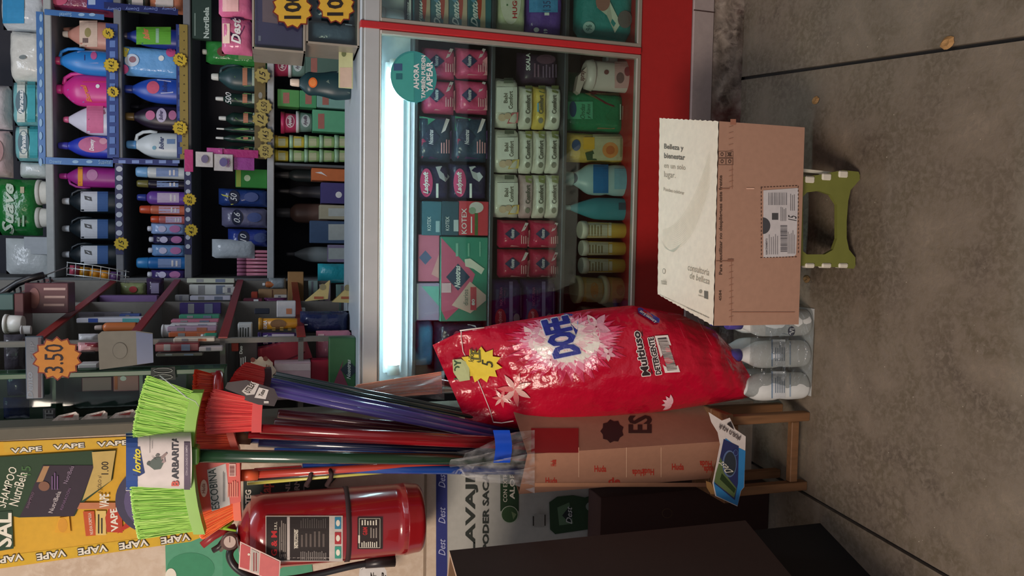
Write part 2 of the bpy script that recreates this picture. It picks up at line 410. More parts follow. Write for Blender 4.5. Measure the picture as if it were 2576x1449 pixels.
tag(M().box(-2.6, 2.3, 1.9, 4.05, 3.2, 3.3, (150, 148, 144, 'm')).build('ceiling'), kind='structure')
# seam in the plaster wall
# worn concrete step and grey plinth
XL = P(1250, 985, YC).x; XR = 1.9
zs0 = P(1790, 200, YC).z; zp = P(1738, 200, YC).z
st_o = M(); RN = noise
def stepf(u, v):
    x = XL-.12+(XR-XL+.12)*u; z = zs0*v
    n = RN.noise(Vector((x*14, z*22, 0)))*.011+RN.noise(Vector((x*50, z*60, 3)))*.005
    return Vector((x, YC-.004+n*(1 if v < .97 else 0), z))
st_o.grid(stepf, 220, 10, ('rough',)); st_o.box(XL-.12, XR, YC+.018, YC+.7, 0, zs0-.001, ('rough',))
tag(st_o.build('trim_1'), kind='structure')
# ================================================================ glass counter
zb = P(1604, 200, YC).z; zt = P(905, 300, YC).z; zr = P(957, 300, YC).z
AL_ = (214, 216, 212, 'a'); REDP = (176, 40, 40, 'p'); INN = (176, 178, 176, 'm')
cx_div = P(1300, 100, YC).x; ct_ = thing('display_counter', ((XL+XR)/2, YC+.25, zs0), 'red and aluminium glass-fronted shop display counter on the worn step', 'counter')
M().box(XL, XR, YC-.006, YC+.5, zs0, zp, (168, 154, 150, 'm'), .003).build('plinth', ct_)
for q in (.0, ):
    M().box(P(1760, 30, YC).x, P(1760, 30, YC).x+.003, YC-.0075, YC-.005, zs0, zp, (70, 50, 46, 'm')).build('plinth_joint', ct_)
M().box(XL, XR, YC, YC+.5, zp, P(1608, 200, YC).z, REDP, .003).build('base_panel', ct_)
M().box(XL, XR, YC-.008, YC+.03, zr, zt-.006, AL_, .006).build('top_rail', ct_)
M().box(XL, XR, YC-.008, YC+.5, zt-.006, zt, (200, 214, 222, 'p'), .002).build('worktop', ct_)
dv = M(); xw = .0095
dv.box(cx_div-xw, cx_div+xw, YC-.014, YC+.02, zb-.004, zt+.001, (190, 40, 44, 'p'), .002).build('divider', ct_)
def ring(name, x0, x1, w_=.012):
    m = M(); zl = zb; c = (190, 182, 168, 'a')
    m.box(x0, x0+w_, YC-.010, YC+.012, zl-.004, zr+.002, c, .002); m.box(x1-w_, x1, YC-.010, YC+.012, zl-.004, zr+.002, c, .002)
    m.box(x0, x1, YC-.009, YC+.012, zl-.006, zl+.008, c, .002); m.box(x0, x1, YC-.009, YC+.012, zr-.001, zr+.003, c, .002)
    o = m.build(name, ct_)
    M().box(x0+w_, x1-w_, YC, YC+.004, zl+.008, zr-.001, GLASS).build('glass_pane', o, None)
    return o
ring('pane_frame', XL+.005, cx_div-xw-.001); ring('pane_frame', cx_div+xw+.001, XR-.01)
zA = P(1038, 400, YC+.05).z; zB = P(1230, 400, YC+.05).z; zC = P(1412, 400, YC+.05).z; zD = P(1597, 400, YC+.05).z
for z in (zA, zB, zC): M().box(XL+.02, XR-.02, YC+.035, YC+.47, z-.012, z, (66, 66, 70, 'p'), .002).build('shelf', ct_)
M().box(XL+.01, XR-.01, YC+.02, YC+.48, zp+.01, zD, (96, 90, 84, 'm')).build('floor_board', ct_)
M().box(XL, XR, YC+.482, YC+.5, zp, zt-.007, (92, 92, 96, 'm')).build('back_panel', ct_)
M().box(XL, XL+.012, YC+.001, YC+.48, zp, zt-.007, (130, 130, 132, 'm')).build('side_panel', ct_)
M().box(XL+.02, XR-.02, YC+.10, YC+.47, zA+.001, zr-.01, (225, 230, 232, 'm')).build('reflector_lining', ct_)  # white block added behind the tube to enlarge its lit area
# fluorescent lamp in the counter's top compartment
xa = P(990, 942, YC+.05).x; xb = P(975, 150, YC+.05).x; zl = P(992, 560, YC+.05).z
t = thing('tube_lamp', ((xa+xb)/2, YC+.06, zl), 'glowing white fluorescent tube lamp inside the counter top compartment', 'lamp')
M().box(xa, xb, YC+.062, YC+.085, zl-.026, zl+.026, (235, 238, 240, 'p'), .004).build('reflector_batten', t)  # white reflector added behind the tube to broaden its bright band
M().tube([(xa+.03, YC+.045, zl), (xb-.03, YC+.045, zl)], .0165, (215, 236, 255, 'E', 34), 14).build('tube', t)
for x in (xa, xb-.03): M().tube([(x, YC+.045, zl), (x+.03, YC+.045, zl)], .0175, (235, 235, 235, 'p'), 14).build('end_cap', t)
# round payment sticker on the counter glass
sk = thing('round_sticker', P(1041, 193, YC-.016), 'round teal sticker with white lettering on the counter glass', 'sticker')
o = P(1041, 193, YC-.016); k = YC/F/ray(1041, 193).y
M().prism([(o.x+63*k*math.cos(a*math.pi/24), YC-.016, o.z+58*k*math.sin(a*math.pi/24)) for a in range(48)], (0, .002, 0), (58, 150, 150, 'p')).build('disc', sk)
WH = (235, 238, 238, 'm')
flat([('p', [(1041-56*math.cos(a), 193-61*math.sin(a)) for a in [q*math.pi/16-math.pi/2 for q in range(17)]][::1], (70, 168, 160, 'p')),
      ('r', 990, 160, 1012, 178, (60, 90, 130, 'm')), ('r', 996, 185, 1012, 200, (40, 110, 120, 'm')),
      ('t', 'AHORA', 1040, 160, 1054, 225, WH, 'b'), ('t', 'TAMBIÉN PUEDEN', 1057, 140, 1070, 248, WH, 'b'), ('t', 'YAPEAR', 1072, 155, 1088, 232, WH, 'b')], YC-.016, 'lettering', sk)
# ================================================================ back shelving
zt1, zt2, zt3, zt4, zt5 = (P(x, 300, YS).z for x in (112, 288, 462, 672, 888))
SX0 = P(465, 700, YS).x; SX1 = 2.0
sh = thing('shelving_unit', ((SX0+SX1)/2, YS+.2, 0), 'tall dark shelving unit full of goods behind the counter', 'shelf')
for z, c in ((zt1, (168, 172, 170, 'm')), (zt2, (120, 122, 126, 'm')), (zt3, (120, 122, 126, 'm')), (zt4, (176, 180, 182, 'm')), (zt5, (150, 156, 160, 'm'))):
    M().box(SX0, SX1, YS, YS+.42, z-.028, z, c, .003).build('board', sh)
M().box(SX0, SX1, YS+.42, YS+.44, .05, 2.9, (46, 47, 56, 'm')).build('back_panel', sh)
M().box(SX0-.02, SX0, YS, YS+.44, 0, 2.9, (120, 122, 122, 'm')).build('side_panel', sh)
M().box(P(600, 410, YS).x, P(600, 404, YS).x, YS+.01, YS+.40, zt5, zt4-.03, (90, 96, 100, 'm')).build('divider', sh)
M().box(SX1-.02, SX1, YS, YS+.44, 0, 2.9, (120, 122, 122, 'm')).build('side_panel', sh)
# printed strips pinned along the shelf edges
BL = (38, 74, 150, 'p'); BL2 = (60, 110, 170, 'p'); LB = (150, 185, 215, 'm')
def strip(box, c, name, label, deco=(), Y=YS-.004, cat='shelf strip'):
    X0, X1, Z0, Z1 = span(box, Y); t = thing(name, ((X0+X1)/2, Y, Z0), label, cat)
    M().box(X0, X1, Y-.002, Y, Z0, Z1, c).build('card', t)
    if deco: flat(deco, Y-.002, 'printing', t)
    return t
strip((94, 30, 112, 412), BL2, 'shelf_strip', 'blue printed strip along the edge of the top shelf', [('e', 103, 45+q*33, 4, 10, LB) for q in range(12)])
strip((112, 30, 262, 44), BL2, 'shelf_strip', 'light blue upright strip right of the tan refill bottle', [('t', 'Suavitel', 150, 32, 180, 42, LB, 'u'), ('e', 205, 37, 8, 4, LB), ('e', 232, 37, 8, 4, LB)])
strip((114, 399, 284, 416), BL2, 'shelf_strip', 'light blue upright strip left of the dark blue softener bottle', [('t', 'Downy', 125, 402, 155, 413, LB, 'w'), ('e', 190, 407, 8, 4, LB), ('e', 225, 407, 8, 4, LB), ('t', 'Suavitel', 248, 402, 280, 413, LB, 'w')])
strip((268, 60, 298, 398), (44, 66, 130, 'p'), 'shelf_strip', 'navy strip under the upper row of softener bottles', [('r', 276, 75+q*27, 290, 92+q*27, (100, 130, 190, 'm')) for q in range(12)])
strip((262, 14, 448, 30), (30, 40, 96, 'p'), 'shelf_strip', 'navy lettered strip above the detergent bottle with green label', [('t', 'Downy', 270+q*46, 17, 304+q*46, 27, (130, 150, 210, 'm'), 'u') for q in range(4)])
strip((284, 400, 448, 414), (40, 52, 112, 'p'), 'shelf_strip', 'navy strip with pale squares left of the white softener bottle', [('r', 298+q*34, 403, 316+q*34, 411, (130, 150, 200, 'm')) for q in range(5)])
strip((444, 62, 462, 398), (40, 56, 120, 'p'), 'shelf_strip', 'navy strip under the lower row of softener bottles', [('r', 448, 70+q*30, 458, 88+q*30, (70, 90, 150, 'm')) for q in range(11)])
strip((452, 62, 473, 400), (148, 128, 62, 'p'), 'wooden_strip', 'gold studded wooden strip below the navy lower strip', [('e', 463, 80+q*22, 1.5, 1.5, (50, 40, 26, 'm')) for q in range(15)], YS-.008)
strip((290, 414, 310, 640), (40, 44, 86, 'p'), 'shelf_strip', 'dark strip with white leaves under the two bleach drums', [('e', 300, 425+q*23, 8, 7, (190, 195, 205, 'm')) for q in range(9)])
strip((464, 425, 482, 640), (40, 44, 86, 'p'), 'shelf_strip', 'dark strip with white leaves under the small pouches', [('e', 473, 436+q*23, 6, 6, (190, 195, 205, 'm')) for q in range(9)])
strip((640, 130, 668, 400), (112, 98, 62, 'p'), 'shelf_strip', 'brown gold strip below the dish soap bottles', [('e', 655, 140+q*50, 5, 8, (150, 150, 140, 'm')) for q in range(3)])
# ================================================================ folding stool
LG = (124, 128, 62, 'p'); t = thing('folding_stool', (.085, 1.68, 0), 'olive green plastic folding step stool with white hinges under the pale box', 'stool')
ys = 1.60
def PY(pts, Y): return [P(a, b, Y) for a, b in pts]
half = [(2008, 553), (2008, 668), (2100, 672), (2148, 676), (2152, 668), (2152, 648), (2136, 628), (2130, 600), (2130, 556), (2106, 554), (2106, 600), (2096, 628), (2075, 640), (2030, 640), (2020, 632), (2020, 553)]
half2 = [(2008, 553), (2008, 446), (2060, 440), (2120, 428), (2160, 432), (2163, 440), (2163, 452), (2140, 478), (2134, 505), (2130, 556), (2106, 554), (2106, 515), (2090, 490), (2060, 480), (2030, 484), (2020, 495), (2020, 553)]
m = M(); m.prism(PY(half, ys), (0, .010, 0), LG); m.prism(PY(half2, ys), (0, .010, 0), LG); m.build('front_panel', t)
z1 = P(2010, 550, ys).z
M().box(-.035, .205, ys-.004, 1.82, z1, z1+.012, LG, .004).build('seat', t)
m = M(); m.prism([p+Vector((0, .20, 0)) for p in PY(half, ys)], (0, .010, 0), LG); m.prism([p+Vector((0, .20, 0)) for p in PY(half2, ys)], (0, .010, 0), LG)
m.build('rear_panel', t)
for x, s in ((-.034, 1), (.206, -1)):
    m = M(); m.prism([(x+.004*s, 1.612, z1), (x+.012*s, 1.612, z1*.08), (x+.012*s, 1.70, z1*.4), (x+.012*s, 1.80, z1*.08), (x+.004*s, 1.80, z1)], (.008*s, 0, 0), (222, 218, 200, 'p')).build('side_panel', t)
for X, ya, yb in ((0, 662, 674), (1, 430, 446)):
    for x in (2026, 2068, 2110):
        dx = 0 if X == 0 else (2110-x)*.16
        a = P(x, yb+dx, ys-.002); b = P(x+24, ya+dx, ys-.002)
        M().box(min(a.x, b.x), max(a.x, b.x), ys-.004, ys+.016, b.z, a.z, (228, 222, 204, 'p'), .003).build('hinge', t)
# ================================================================ pale cosmetics box
A, B, C, D_ = Vector((-.179, 1.57, 0)), Vector((.295, 1.575, 0)), Vector((-.123, 1.848, 0)), Vector((.346, 1.864, 0))
zn0, zn1 = z1+.0125, .427
kr = (178, 138, 116, 'c'); cr = (224, 206, 184, 'c')
t = thing('delivery_box', (A+D_)/2+Vector((0, 0, zn0)), 'cardboard box with cream printed lid, standing on the green stool', 'box')
def up(v, z): return Vector((v.x, v.y, z))
m = M(); m.add([up(q, z) for q in (A, B, D_, C) for z in (zn0, zn1-.001)], [(0, 2, 3, 1), (2, 4, 5, 3), (4, 6, 7, 5), (6, 0, 1, 7), (0, 6, 4, 2)], kr).build('carton', t)
m = M(); nn = 60
def lidf(u, v):
    p = A.lerp(B, u).lerp(C.lerp(D_, u), v)
    e = 0
    if v in (0, 1) or u in (0, 1): e = .0022*.5*math.sin((u*50+v*38)*2.1)+.001*noise.noise(Vector((u*30, v*30, 1)))
    return up(p, zn1+.001)+Vector((e if u in (0, 1) else 0, e if v in (0, 1) else 0, 0))
m.grid(lidf, nn, 36, cr, False).build('lid', t)
n_f = Vector((B.y-A.y, -(B.x-A.x), 0)).normalized()*1
if n_f.y > 0: n_f = -n_f
mpf = lambda x, y, h: PP(x, y, up(A, 0), n_f)+n_f*h
mpt = lambda x, y, h: PZ(x, y, zn1+.001)+Vector((0, 0, h))
GR = (104, 96, 84, 'm'); GL = (148, 136, 116, 'm')
it = [('q', 'Belleza y', (1685, 379), (1688, 360), (1672, 379), 'b', GR)]
it = [('t', 'Belleza y', 1671, 359, 1688, 403, GR, 'b'), ('t', 'bienestar', 1671, 384, 1688, 385, GR)]
it = []
def tt(s_, x0, y0, x1, y1, sk_=0, st='', c=GR): it.append(('q', s_, (x1, y1), (x1+sk_, y0), (x0, y1), st, c))
# lid print reads with its lines running away from the viewer's left edge, as in the photograph
it.append(('q', 'Belleza y', (1671, 378), (1720, 383), (1671, 361), 'wb', GR))
it.append(('q', 'bienestar', (1671, 398), (1724, 403), (1671, 384), 'wb', GR))
it.append(('q', 'en un solo', (1671, 422), (1725, 428), (1671, 409), 'w', GL))
it.append(('q', 'lugar.', (1671, 450), (1700, 453), (1671, 430), 'w', GL))
it.append(('q', 'Puedes celebrar', (1670, 480), (1722, 490), (1670, 471), 'w', GL))
it.append(('q', 'consultoría', (1730, 680), (1784, 694), (1732, 663), 'w', GL))
it.append(('q', 'de belleza', (1735, 700), (1785, 716), (1737, 684), 'w', GL))
it += [('p', [(1772, 731), (1782, 733), (1782, 753), (1772, 750)], GR), ('e', 1763, 733, 4, 5, GL), ('q', 'natura', (1757, 744), (1771, 748), (1757, 740), 'w', GL),
       ('q', 'reciclable', (1664, 715), (1678, 717), (1664, 700), 'w', GL), ('e', 1671, 682, 4, 7, GL), ('e', 1671, 682, 2.6, 5, cr),
       ('q', 'Aquí agradecemos su compra de productos de belleza', (1660, 743), (1785, 801), (1660, 739), 'w', GL)]
it.append(('q', 'Aquí adquirimos los mejores', (1728, 776), (1784, 802), (1728, 771), 'w', GR))
for q in range(14):      # fan of fine curved lines
    a0 = .2+q*.045
    pts = []
    for s in range(9):
        f = s/8; x = 1668+118*f; y = 612-245*(f**2.2)*(.60+q*.026)-q*2.6*(1-f)+28*math.sin(f*3.1)*(1-q*.12)
        pts.append((x, y))
    it.append(('p', pts+[(x+.25, y+.45) for x, y in reversed(pts)], (196, 186, 160, 'm')))
for q in range(16):
    pts = [(1657+4*f+q*1.3+34*f, 588+26*math.sin(f*2+q*.1)+q*.8+22*f) for f in [s/6 for s in range(7)]]
    it.append(('p', pts+[(x+.2, y+.45) for x, y in reversed(pts)], (190, 182, 160, 'm')))
M().deco(it, mpt, h0=.0006, dh=.00002).build('lid_print', t)
BK = (84, 62, 50, 'm')
it = [('t', 'Para reutilizar no despliegues este frente', 1808, 441, 1819, 691, BK, 'b'), ('t', '4584', 1808, 730, 1815, 757, BK, 'b')]
for (a, b) in ((1807, 380), (1826, 380), (1807, 398), (1826, 398)):
    for (x0, y0, x1, y1) in ((a, b, a+18, b+1), (a, b+16, a+18, b+17), (a, b, a+1, b+17), (a+17, b, a+18, b+17)): it.append(('r', x0, y0, x1, y1, BK))
    it.append(('e', a+9, b+8, 4, 5, BK)); it.append(('e', a+9, b+8, 2, 2.4, kr))
it.append(('t', 'X', 1829, 382, 1840, 395, BK, 'b'))
for q in range(12):
    f = q/12
    it += [('p', [(1913+96*f*.98, 470-4*f), (1918+96*f*.98, 470-4*f), (1918+96*f*.98, 472-4*f), (1913+96*f*.98, 472-4*f)], BK), ('r', 1912+94*f, 647-2*f, 1917+94*f, 649-2*f, BK)]
for q in range(18): it.append(('r', 1913, 472+q*9.7, 1915, 477+q*9.7, BK)); it.append(('r', 2006, 468+q*9.6, 2008, 473+q*9.6, BK))
it += [('r', 1840, 400, 1841, 476, (160, 112, 88, 'm')), ('r', 1838, 650, 1839, 810, (160, 112, 88, 'm')), ('r', 1812, 474, 1834, 476, (160, 112, 88, 'm')), ('r', 1876, 473, 1896, 476, (235, 190, 165, 'm')),
       ('r', 1800, 656, 1838, 657.5, (150, 104, 82, 'm')), ('r', 1829, 652, 1844, 658, (140, 96, 76, 'm')), ('r', 1840, 785, 1998, 786.5, (170, 122, 98, 'm')), ('r', 1836, 300, 1850, 314, (166, 112, 90, 'm'))]
for y in list(range(320, 400, 15))+list(range(430, 480, 14))+list(range(670, 800, 16)): it.append(('p', [(1832, y), (1843, y-3), (1843, y-2), (1832, y+1)], (168, 120, 96, 'm')))
M().deco(it, mpf, h0=.0005, dh=.00002).build('carton_print', t)
sl = M().prism([mpf(a, b, .001) for a, b in ((1920, 479), (2006, 473), (2008, 478), (2002, 640), (1998, 644), (1920, 649))], n_f*-.0008, (208, 204, 204, 'm')).build('shipping_label', t)
it = [('p', [(1918, 547)]+[(1918+19*math.sin(a), 568-21*math.cos(a)) for a in [q*math.pi/12 for q in range(13)]], (74, 74, 78, 'm')), ('b', 1931, 484, 1978, 516, 1, (210, 206, 206, 'm')),
      ('r', 1941, 536, 1957, 553, (76, 76, 78, 'm')), lines(1962, 520, 1978, 556, 4, (120, 118, 120, 'm')), lines(1986, 484, 2000, 530, 3, (130, 126, 128, 'm')),
      ('t', '15', 1982, 541, 2003, 556, (40, 38, 42, 'm'), 'i'), ('t', 'ALMACENAMIENTO', 1925, 600, 1930, 641, (110, 106, 108, 'm'), 'b'), lines(1932, 586, 1958, 640, 5, (150, 146, 148, 'm')), lines(1980, 575, 2000, 638, 5, (140, 136, 138, 'm'))]
for q in range(13): it.append(('r', 1932+q*3.7, 485, 1932+q*3.7+RND.uniform(1, 2.8), 516, (110, 108, 112, 'm')))
for q in range(20): it.append(('r', 1962, 567+q*3.4, 1979, 567+q*3.4+RND.uniform(1, 2.6), (112, 110, 114, 'm')))
M().deco(it, lambda x, y, h: mpf(x, y, h+.001), h0=.0004, dh=.00002).build('label_print', t)
# ================================================================ red detergent sack
RD = (186, 14, 46, 'f')
rows = [(0, 1088, 868, 1195, 1110, .004), (.07, 1150, 838, 1243, 1074, .01), (.2, 1250, 815, 1330, 1078, .055), (.35, 1365, 796, 1430, 1060, .085), (.5, 1480, 778, 1545, 1048, .098),
        (.65, 1590, 768, 1660, 1036, .10), (.8, 1710, 790, 1780, 1018, .095), (.92, 1800, 832, 1870, 1003, .06), (1, 1855, 890, 1912, 990, .006)]
def srow(t):
    for a, b in zip(rows, rows[1:]):
        if a[0] <= t <= b[0]:
            f = (t-a[0])/(b[0]-a[0]); f = f*f*(3-2*f) if False else f
            return [p+(q-p)*f for p, q in zip(a, b)]
    return list(rows[-1])
def spx(s, t):
    r = srow(t); return r[1]+(r[3]-r[1])*s, r[2]+(r[4]-r[2])*s
def sY(s, t):
    r = srow(t); q = min(1, abs(2*s-1)); b = r[5]*(1-q**2.6)**.55
    wr = (.006*noise.noise(Vector((s*6, t*9, 0)))+.0014*noise.noise(Vector((s*16, t*30, 4))))*(1-q**4)
    wr += (.004*math.sin(t*95+s*4)*max(0, min(1, (t-.78)*8))*(1-q**2) if t > .78 else 0)
    wr += .006*math.sin((s*4-t*3)*5)*max(0, 1-t*6)
    return 1.93-.13*t-b+wr, 1.93-.13*t+b*.35
def sfront(s, t): x, y = spx(s, t); return P(x, y, sY(s, t)[0])
def sback(s, t): x, y = spx(s, t); return P(x, y, sY(s, t)[1])
t = thing('detergent_sack', P(1880, 940, 1.80), 'large shiny red plastic sack of laundry detergent leaning beside the brooms', 'sack')
M().grid(sfront, 90, 200, RD).grid(sback, 16, 30, RD).build('wrapper', t)
def sinv(x, y):
    s, q = .5, min(.98, max(.02, (x-1140)/740))
    for _ in range(12):
        e = 1e-3; X, Yy = spx(s, q); ax, ay = spx(s+e, q); bx, by = spx(s, min(1, q+e)) if q+e <= 1 else spx(s, q-e)
        sg = 1 if q+e <= 1 else -1
        j = [[(ax-X)/e, sg*(bx-X)/e], [(ay-Yy)/e, sg*(by-Yy)/e]]; det = j[0][0]*j[1][1]-j[0][1]*j[1][0]
        if abs(det) < 1e-9: break
        rx, ry = x-X, y-Yy; s += (rx*j[1][1]-ry*j[0][1])/det; q += (j[0][0]*ry-j[1][0]*rx)/det
        q = min(1, max(0, q)); s = min(1.02, max(-.02, s))
    return min(.995, max(.005, s)), q
def mps(x, y, h): s, q = sinv(x, y); return P(x, y, sY(s, q)[0]-h-.001)
PK = (226, 120, 150, 'f'); PK2 = (238, 190, 200, 'f'); IV = (232, 226, 214, 'f'); NB = (52, 58, 140, 'f')
it = []
def petal(cx, cy, ang, l, w_, c):
    ca_, sa_ = math.cos(ang), math.sin(ang); pts = []
    for q in range(13):
        f = q/12; r = l*f; ww = w_*math.sin(math.pi*f**.8)
        pts.append((cx+r*ca_-ww*sa_, cy+r*sa_+ww*ca_))
    for q in range(11, 0, -1):
        f = q/12; r = l*f; ww = -w_*math.sin(math.pi*f**.8)
        pts.append((cx+r*ca_-ww*sa_, cy+r*sa_+ww*ca_))
    return ('p', pts, c)
def clip(p): return (min(1780, max(1180, p[0])), p[1])
inside = lambda x, y: (lambda s: .02 < s[0] < .985)(sinv(x, y))
for ringi, (l, n, c) in enumerate(((160, 34, (200, 46, 84, 'f')), (146, 36, (212, 78, 112, 'f')), (132, 34, (222, 112, 142, 'f')), (120, 34, (228, 144, 166, 'f')), (106, 30, PK2), (92, 26, (236, 208, 206, 'f')))):
    for q in range(n):
        a = 2*math.pi*(q+.5*ringi)/n; cx, cy = 1425, 858
        ax = 1.0; ll = l*(.84+.26*RND.random())
        p = petal(cx, cy, a, ll, 16, c)
        pts = [(cx+(x-cx)*.98, cy+(y-cy)*(.66 if y > cy else .6)) for x, y in p[1]]
        pts = [(x, max(y, spx(0, min(1, max(0, (x-1110)/740)))[1]+5)) for x, y in pts]
        it.append(('p', pts, c))
it.append(('e', 1425, 862, 84, 50, IV))
for (cx, cy, r) in ((1338, 848, 34), (1500, 822, 38), (1475, 880, 30), (1530, 890, 20), (1385, 905, 20)):
    for q in range(5): it.append(petal(cx, cy, q*1.257+.3, r, r*.26, (232, 200, 200, 'f') if q % 2 else (222, 160, 176, 'f')))
    it.append(('e', cx, cy, 2.5, 2.5, (150, 60, 80, 'f')))
M().deco(it, mps, h0=.0008, dh=.000008, curved=True).build('printing', t); it = []

it.append(('q', 'DOFE', (1461, 888), (1428, 794), (1394, 902), 'boF', NB))
it.append(('p', [(1418, 788), (1440, 790), (1454, 810), (1453, 832), (1449, 843), (1440, 822), (1430, 806)], NB))
for cx, cy, r in ((1295, 980, 36), (1262, 1002, 20)):
    for q in range(7): it.append(petal(cx, cy, q*.898+.5, r*1.25, r*.2, (214, 110, 110, 'f') if q % 2 else (226, 176, 166, 'f')))
for q in range(5): it.append(petal(1690, 1018, 2.6+q*.5, 26, 5, PK2))
OW[0] = 4.2; OH[0] = .0016; OUT[NB] = (214, 214, 222, 'f'); M().deco(it, mps, h0=.0034, dh=.00005, curved=True).build('printing', t); it = []
WT = (232, 222, 216, 'm'); KB = (40, 20, 26, 'm')
it += [('q', 'Multiuso', (1636, 944), (1609, 833), (1616, 946), 'bo', KB), ('p', [(1640, 942), (1642, 942), (1615, 834), (1613, 834)], KB),
       ('q', 'DETERGENTE', (1664, 941), (1644, 849), (1650, 943), 'bo', KB),
       ('p', [(1673, 938), (1711, 936), (1680, 843), (1647, 845)], WT), ('p', [(1679, 932), (1703, 930), (1676, 849), (1654, 851)], KB)]
for q in range(24):
    f = q/24; it.append(('p', [(1679-24*f, 930-79*f), (1703-26*f, 929-79*f), (1703-26*f-.6, 929-79*f-RND.uniform(.8, 2)), (1679-24*f-.6, 930-79*f-RND.uniform(.8, 2))], WT))
it += [('p', [(1604, 775), (1612, 773), (1660, 802), (1658, 812), (1648, 812), (1606, 786)], (60, 60, 150, 'f')), ('q', 'Limon Luz', (1652, 808), (1612, 780), (1646, 812), 'b', WT)]
for a, b in (((1702, 802), (1735, 802)), ((1735, 802), (1790, 898)), ((1702, 802), (1722, 850)), ((1755, 803), (1790, 868))):
    it.append(('p', [a, b, (b[0]+.4, b[1]+1.6), (a[0]+.4, a[1]+1.6)], (214, 120, 130, 'f')))
OW[0] = 2.2; M().deco(it, mps, h0=.0030, dh=.00012, curved=True).build('lettering', t); OW[0] = 1.6; OH[0] = .0003
mst = lambda pts: [mps(a, b, .003) for a, b in pts]
M().tube([mps(1245+0*q, 0, 0) if False else p for p in mst([(1160, 832), (1160, 850), (1165, 885), (1195, 940), (1210, 975), (1232, 1030), (1241, 1062)])], .0012, (240, 225, 215, 'm'), 6).tube([P(1157, 832, 1.90), P(1185, 828, 1.90), P(1218, 824, 1.90)], .0018, (240, 225, 215, 'm'), 6).tube([P(1241, 1062, 1.905), P(1262, 1064, 1.90), P(1292, 1059, 1.87)], .0016, (240, 225, 215, 'm'), 6).build('stitching', t)
# yellow star price card taped to the sack
t = thing('price_card', P(1205, 918, 1.88), 'yellow star price card with handwriting taped to the red sack', 'price tag')
mq = lambda x, y, h: mps(x, y, h+.004)
ringp = [(1210+54*(1 if q % 2 == 0 else .72)*math.cos(q*math.pi/11+.15), 918+46*(1 if q % 2 == 0 else .72)*math.sin(q*math.pi/11+.15)) for q in range(22)]
m = M(); f_ = [mq(a, b, .002) for a, b in ringp]; m.prism(f_, (0, .0015, 0), (226, 200, 60, 'm')).build('star_card', t)
M().deco([('p', [(1138, 905), (1140, 936), (1156, 960), (1182, 956), (1180, 915), (1160, 903)], (186, 196, 140, 'm')), ('t', 'HOY', 1142, 905, 1160, 955, (60, 90, 60, 'm'), 'b'), ('q', 'SALE', (1214, 938), (1208, 880), (1188, 936), 'b', (96, 90, 40, 'm')),
          ('t', 'x kilo', 1178, 890, 1192, 925, (60, 60, 40, 'm'), 'i'), ('t', '5', 1212, 905, 1240, 925, (50, 50, 34, 'm'), 'i')], mq, h0=.003).build('lettering', t)
# ================================================================ shrink-wrapped pack of white bottles
def pack_bottle(px, Yb, label, deco=()):
    p = P(2040, px, Yb)
    r = .0375
    hh = .248; z0 = .004
    prof, cz, cr_ = SH['milk']; pr = dens([(a*hh, b*r, c*r) for a, b, c in prof], 3)
    tt_ = thing('milk_bottle', (p.x, Yb, z0), label, 'bottle', 'white bottles in the shrink-wrapped pack')
    M().loft(p.x, Yb, z0, pr, (222, 226, 224, 'p'), 24).build('body', tt_)
    M().loft(p.x, Yb, z0, [(cz*hh, .0175, .0175), (hh*.985, .017, .017), (hh, .0145, .0145)], (84, 74, 160, 'p'), 16).build('cap', tt_)
    fr = frontfn(p.x, Yb, z0, pr)
    d = [('r', 1940, px-34, 1975, px+34, (214, 220, 224, 'm')), ('r', 1940, px-34, 1943, px+34, (110, 140, 170, 'm')), lines(1948, px-22, 1975, px+20, 5, (130, 146, 160, 'm')), ('r', 1985, px-30, 1988, px+30, (150, 170, 190, 'm'))] if not deco else deco
    M().deco(d, onfront(fr, Yb-.03), h0=.001, curved=True).build('label', tt_)
    return tt_
lb = 'white bottle with blue label in the shrink wrap, '
pack_bottle(968, 1.79, lb+'nearest the wooden stool')
pack_bottle(888, 1.79, lb+'middle of the front row')
pack_bottle(810, 1.79, 'white bottle with blue logo label in the shrink wrap, under the pale box', [('r', 1925, 776, 1985, 845, (200, 210, 214, 'm')), ('p', [(1952, 780), (1990, 780), (1990, 845), (1965, 838)], (96, 136, 172, 'm')), ('e', 1990, 833, 9, 12, (50, 60, 84, 'm')), ('t', 'Vi', 1985, 826, 1997, 840, WH, 'b')])
for q, nm in ((968, 'behind the one nearest the wooden stool'), (888, 'behind the middle one'), (810, 'behind the one with blue logo')):
    p = P(2040, q, 1.79); tt_ = thing('milk_bottle', (p.x, 1.866, .004), 'white capped bottle in the second row of the shrink-wrapped pack, '+nm.split(' the ')[-1] if False else 'white bottle with purple cap in the rear row, '+nm, 'bottle', 'white bottles in the shrink-wrapped pack')
    prof, cz, cr_ = SH['milk']; pr = dens([(a*.248, b*.0375, c*.0375) for a, b, c in prof], 3)
    M().loft(p.x, 1.866, .004, pr, (222, 226, 224, 'p'), 20).build('body', tt_)
    M().loft(p.x, 1.866, .004, [(cz*.248, .0175, .0175), (.244, .017, .017), (.248, .0145, .0145)], (84, 74, 160, 'p'), 16).build('cap', tt_)
xa_, xb_ = P(2040, 1007, 1.75).x, P(2040, 768, 1.75).x
m = M()
def wrapf(u, v):
    a = 2*math.pi*u; C_, S_ = math.cos(a), math.sin(a); hx = (xb_-xa_)/2; cx = (xa_+xb_)/2; hy = .079
    sc_ = 1-.04*v
    e = .003*noise.noise(Vector((a*3, v*9, 0)))
    X = cx+(hx*sc_+e)*math.copysign(abs(C_)**.45, C_); Y = 1.829+(hy*sc_+e)*math.copysign(abs(S_)**.45, S_)
    return Vector((X, Y, .0015+.20*v))
m.grid(wrapf, 64, 16, FILM)
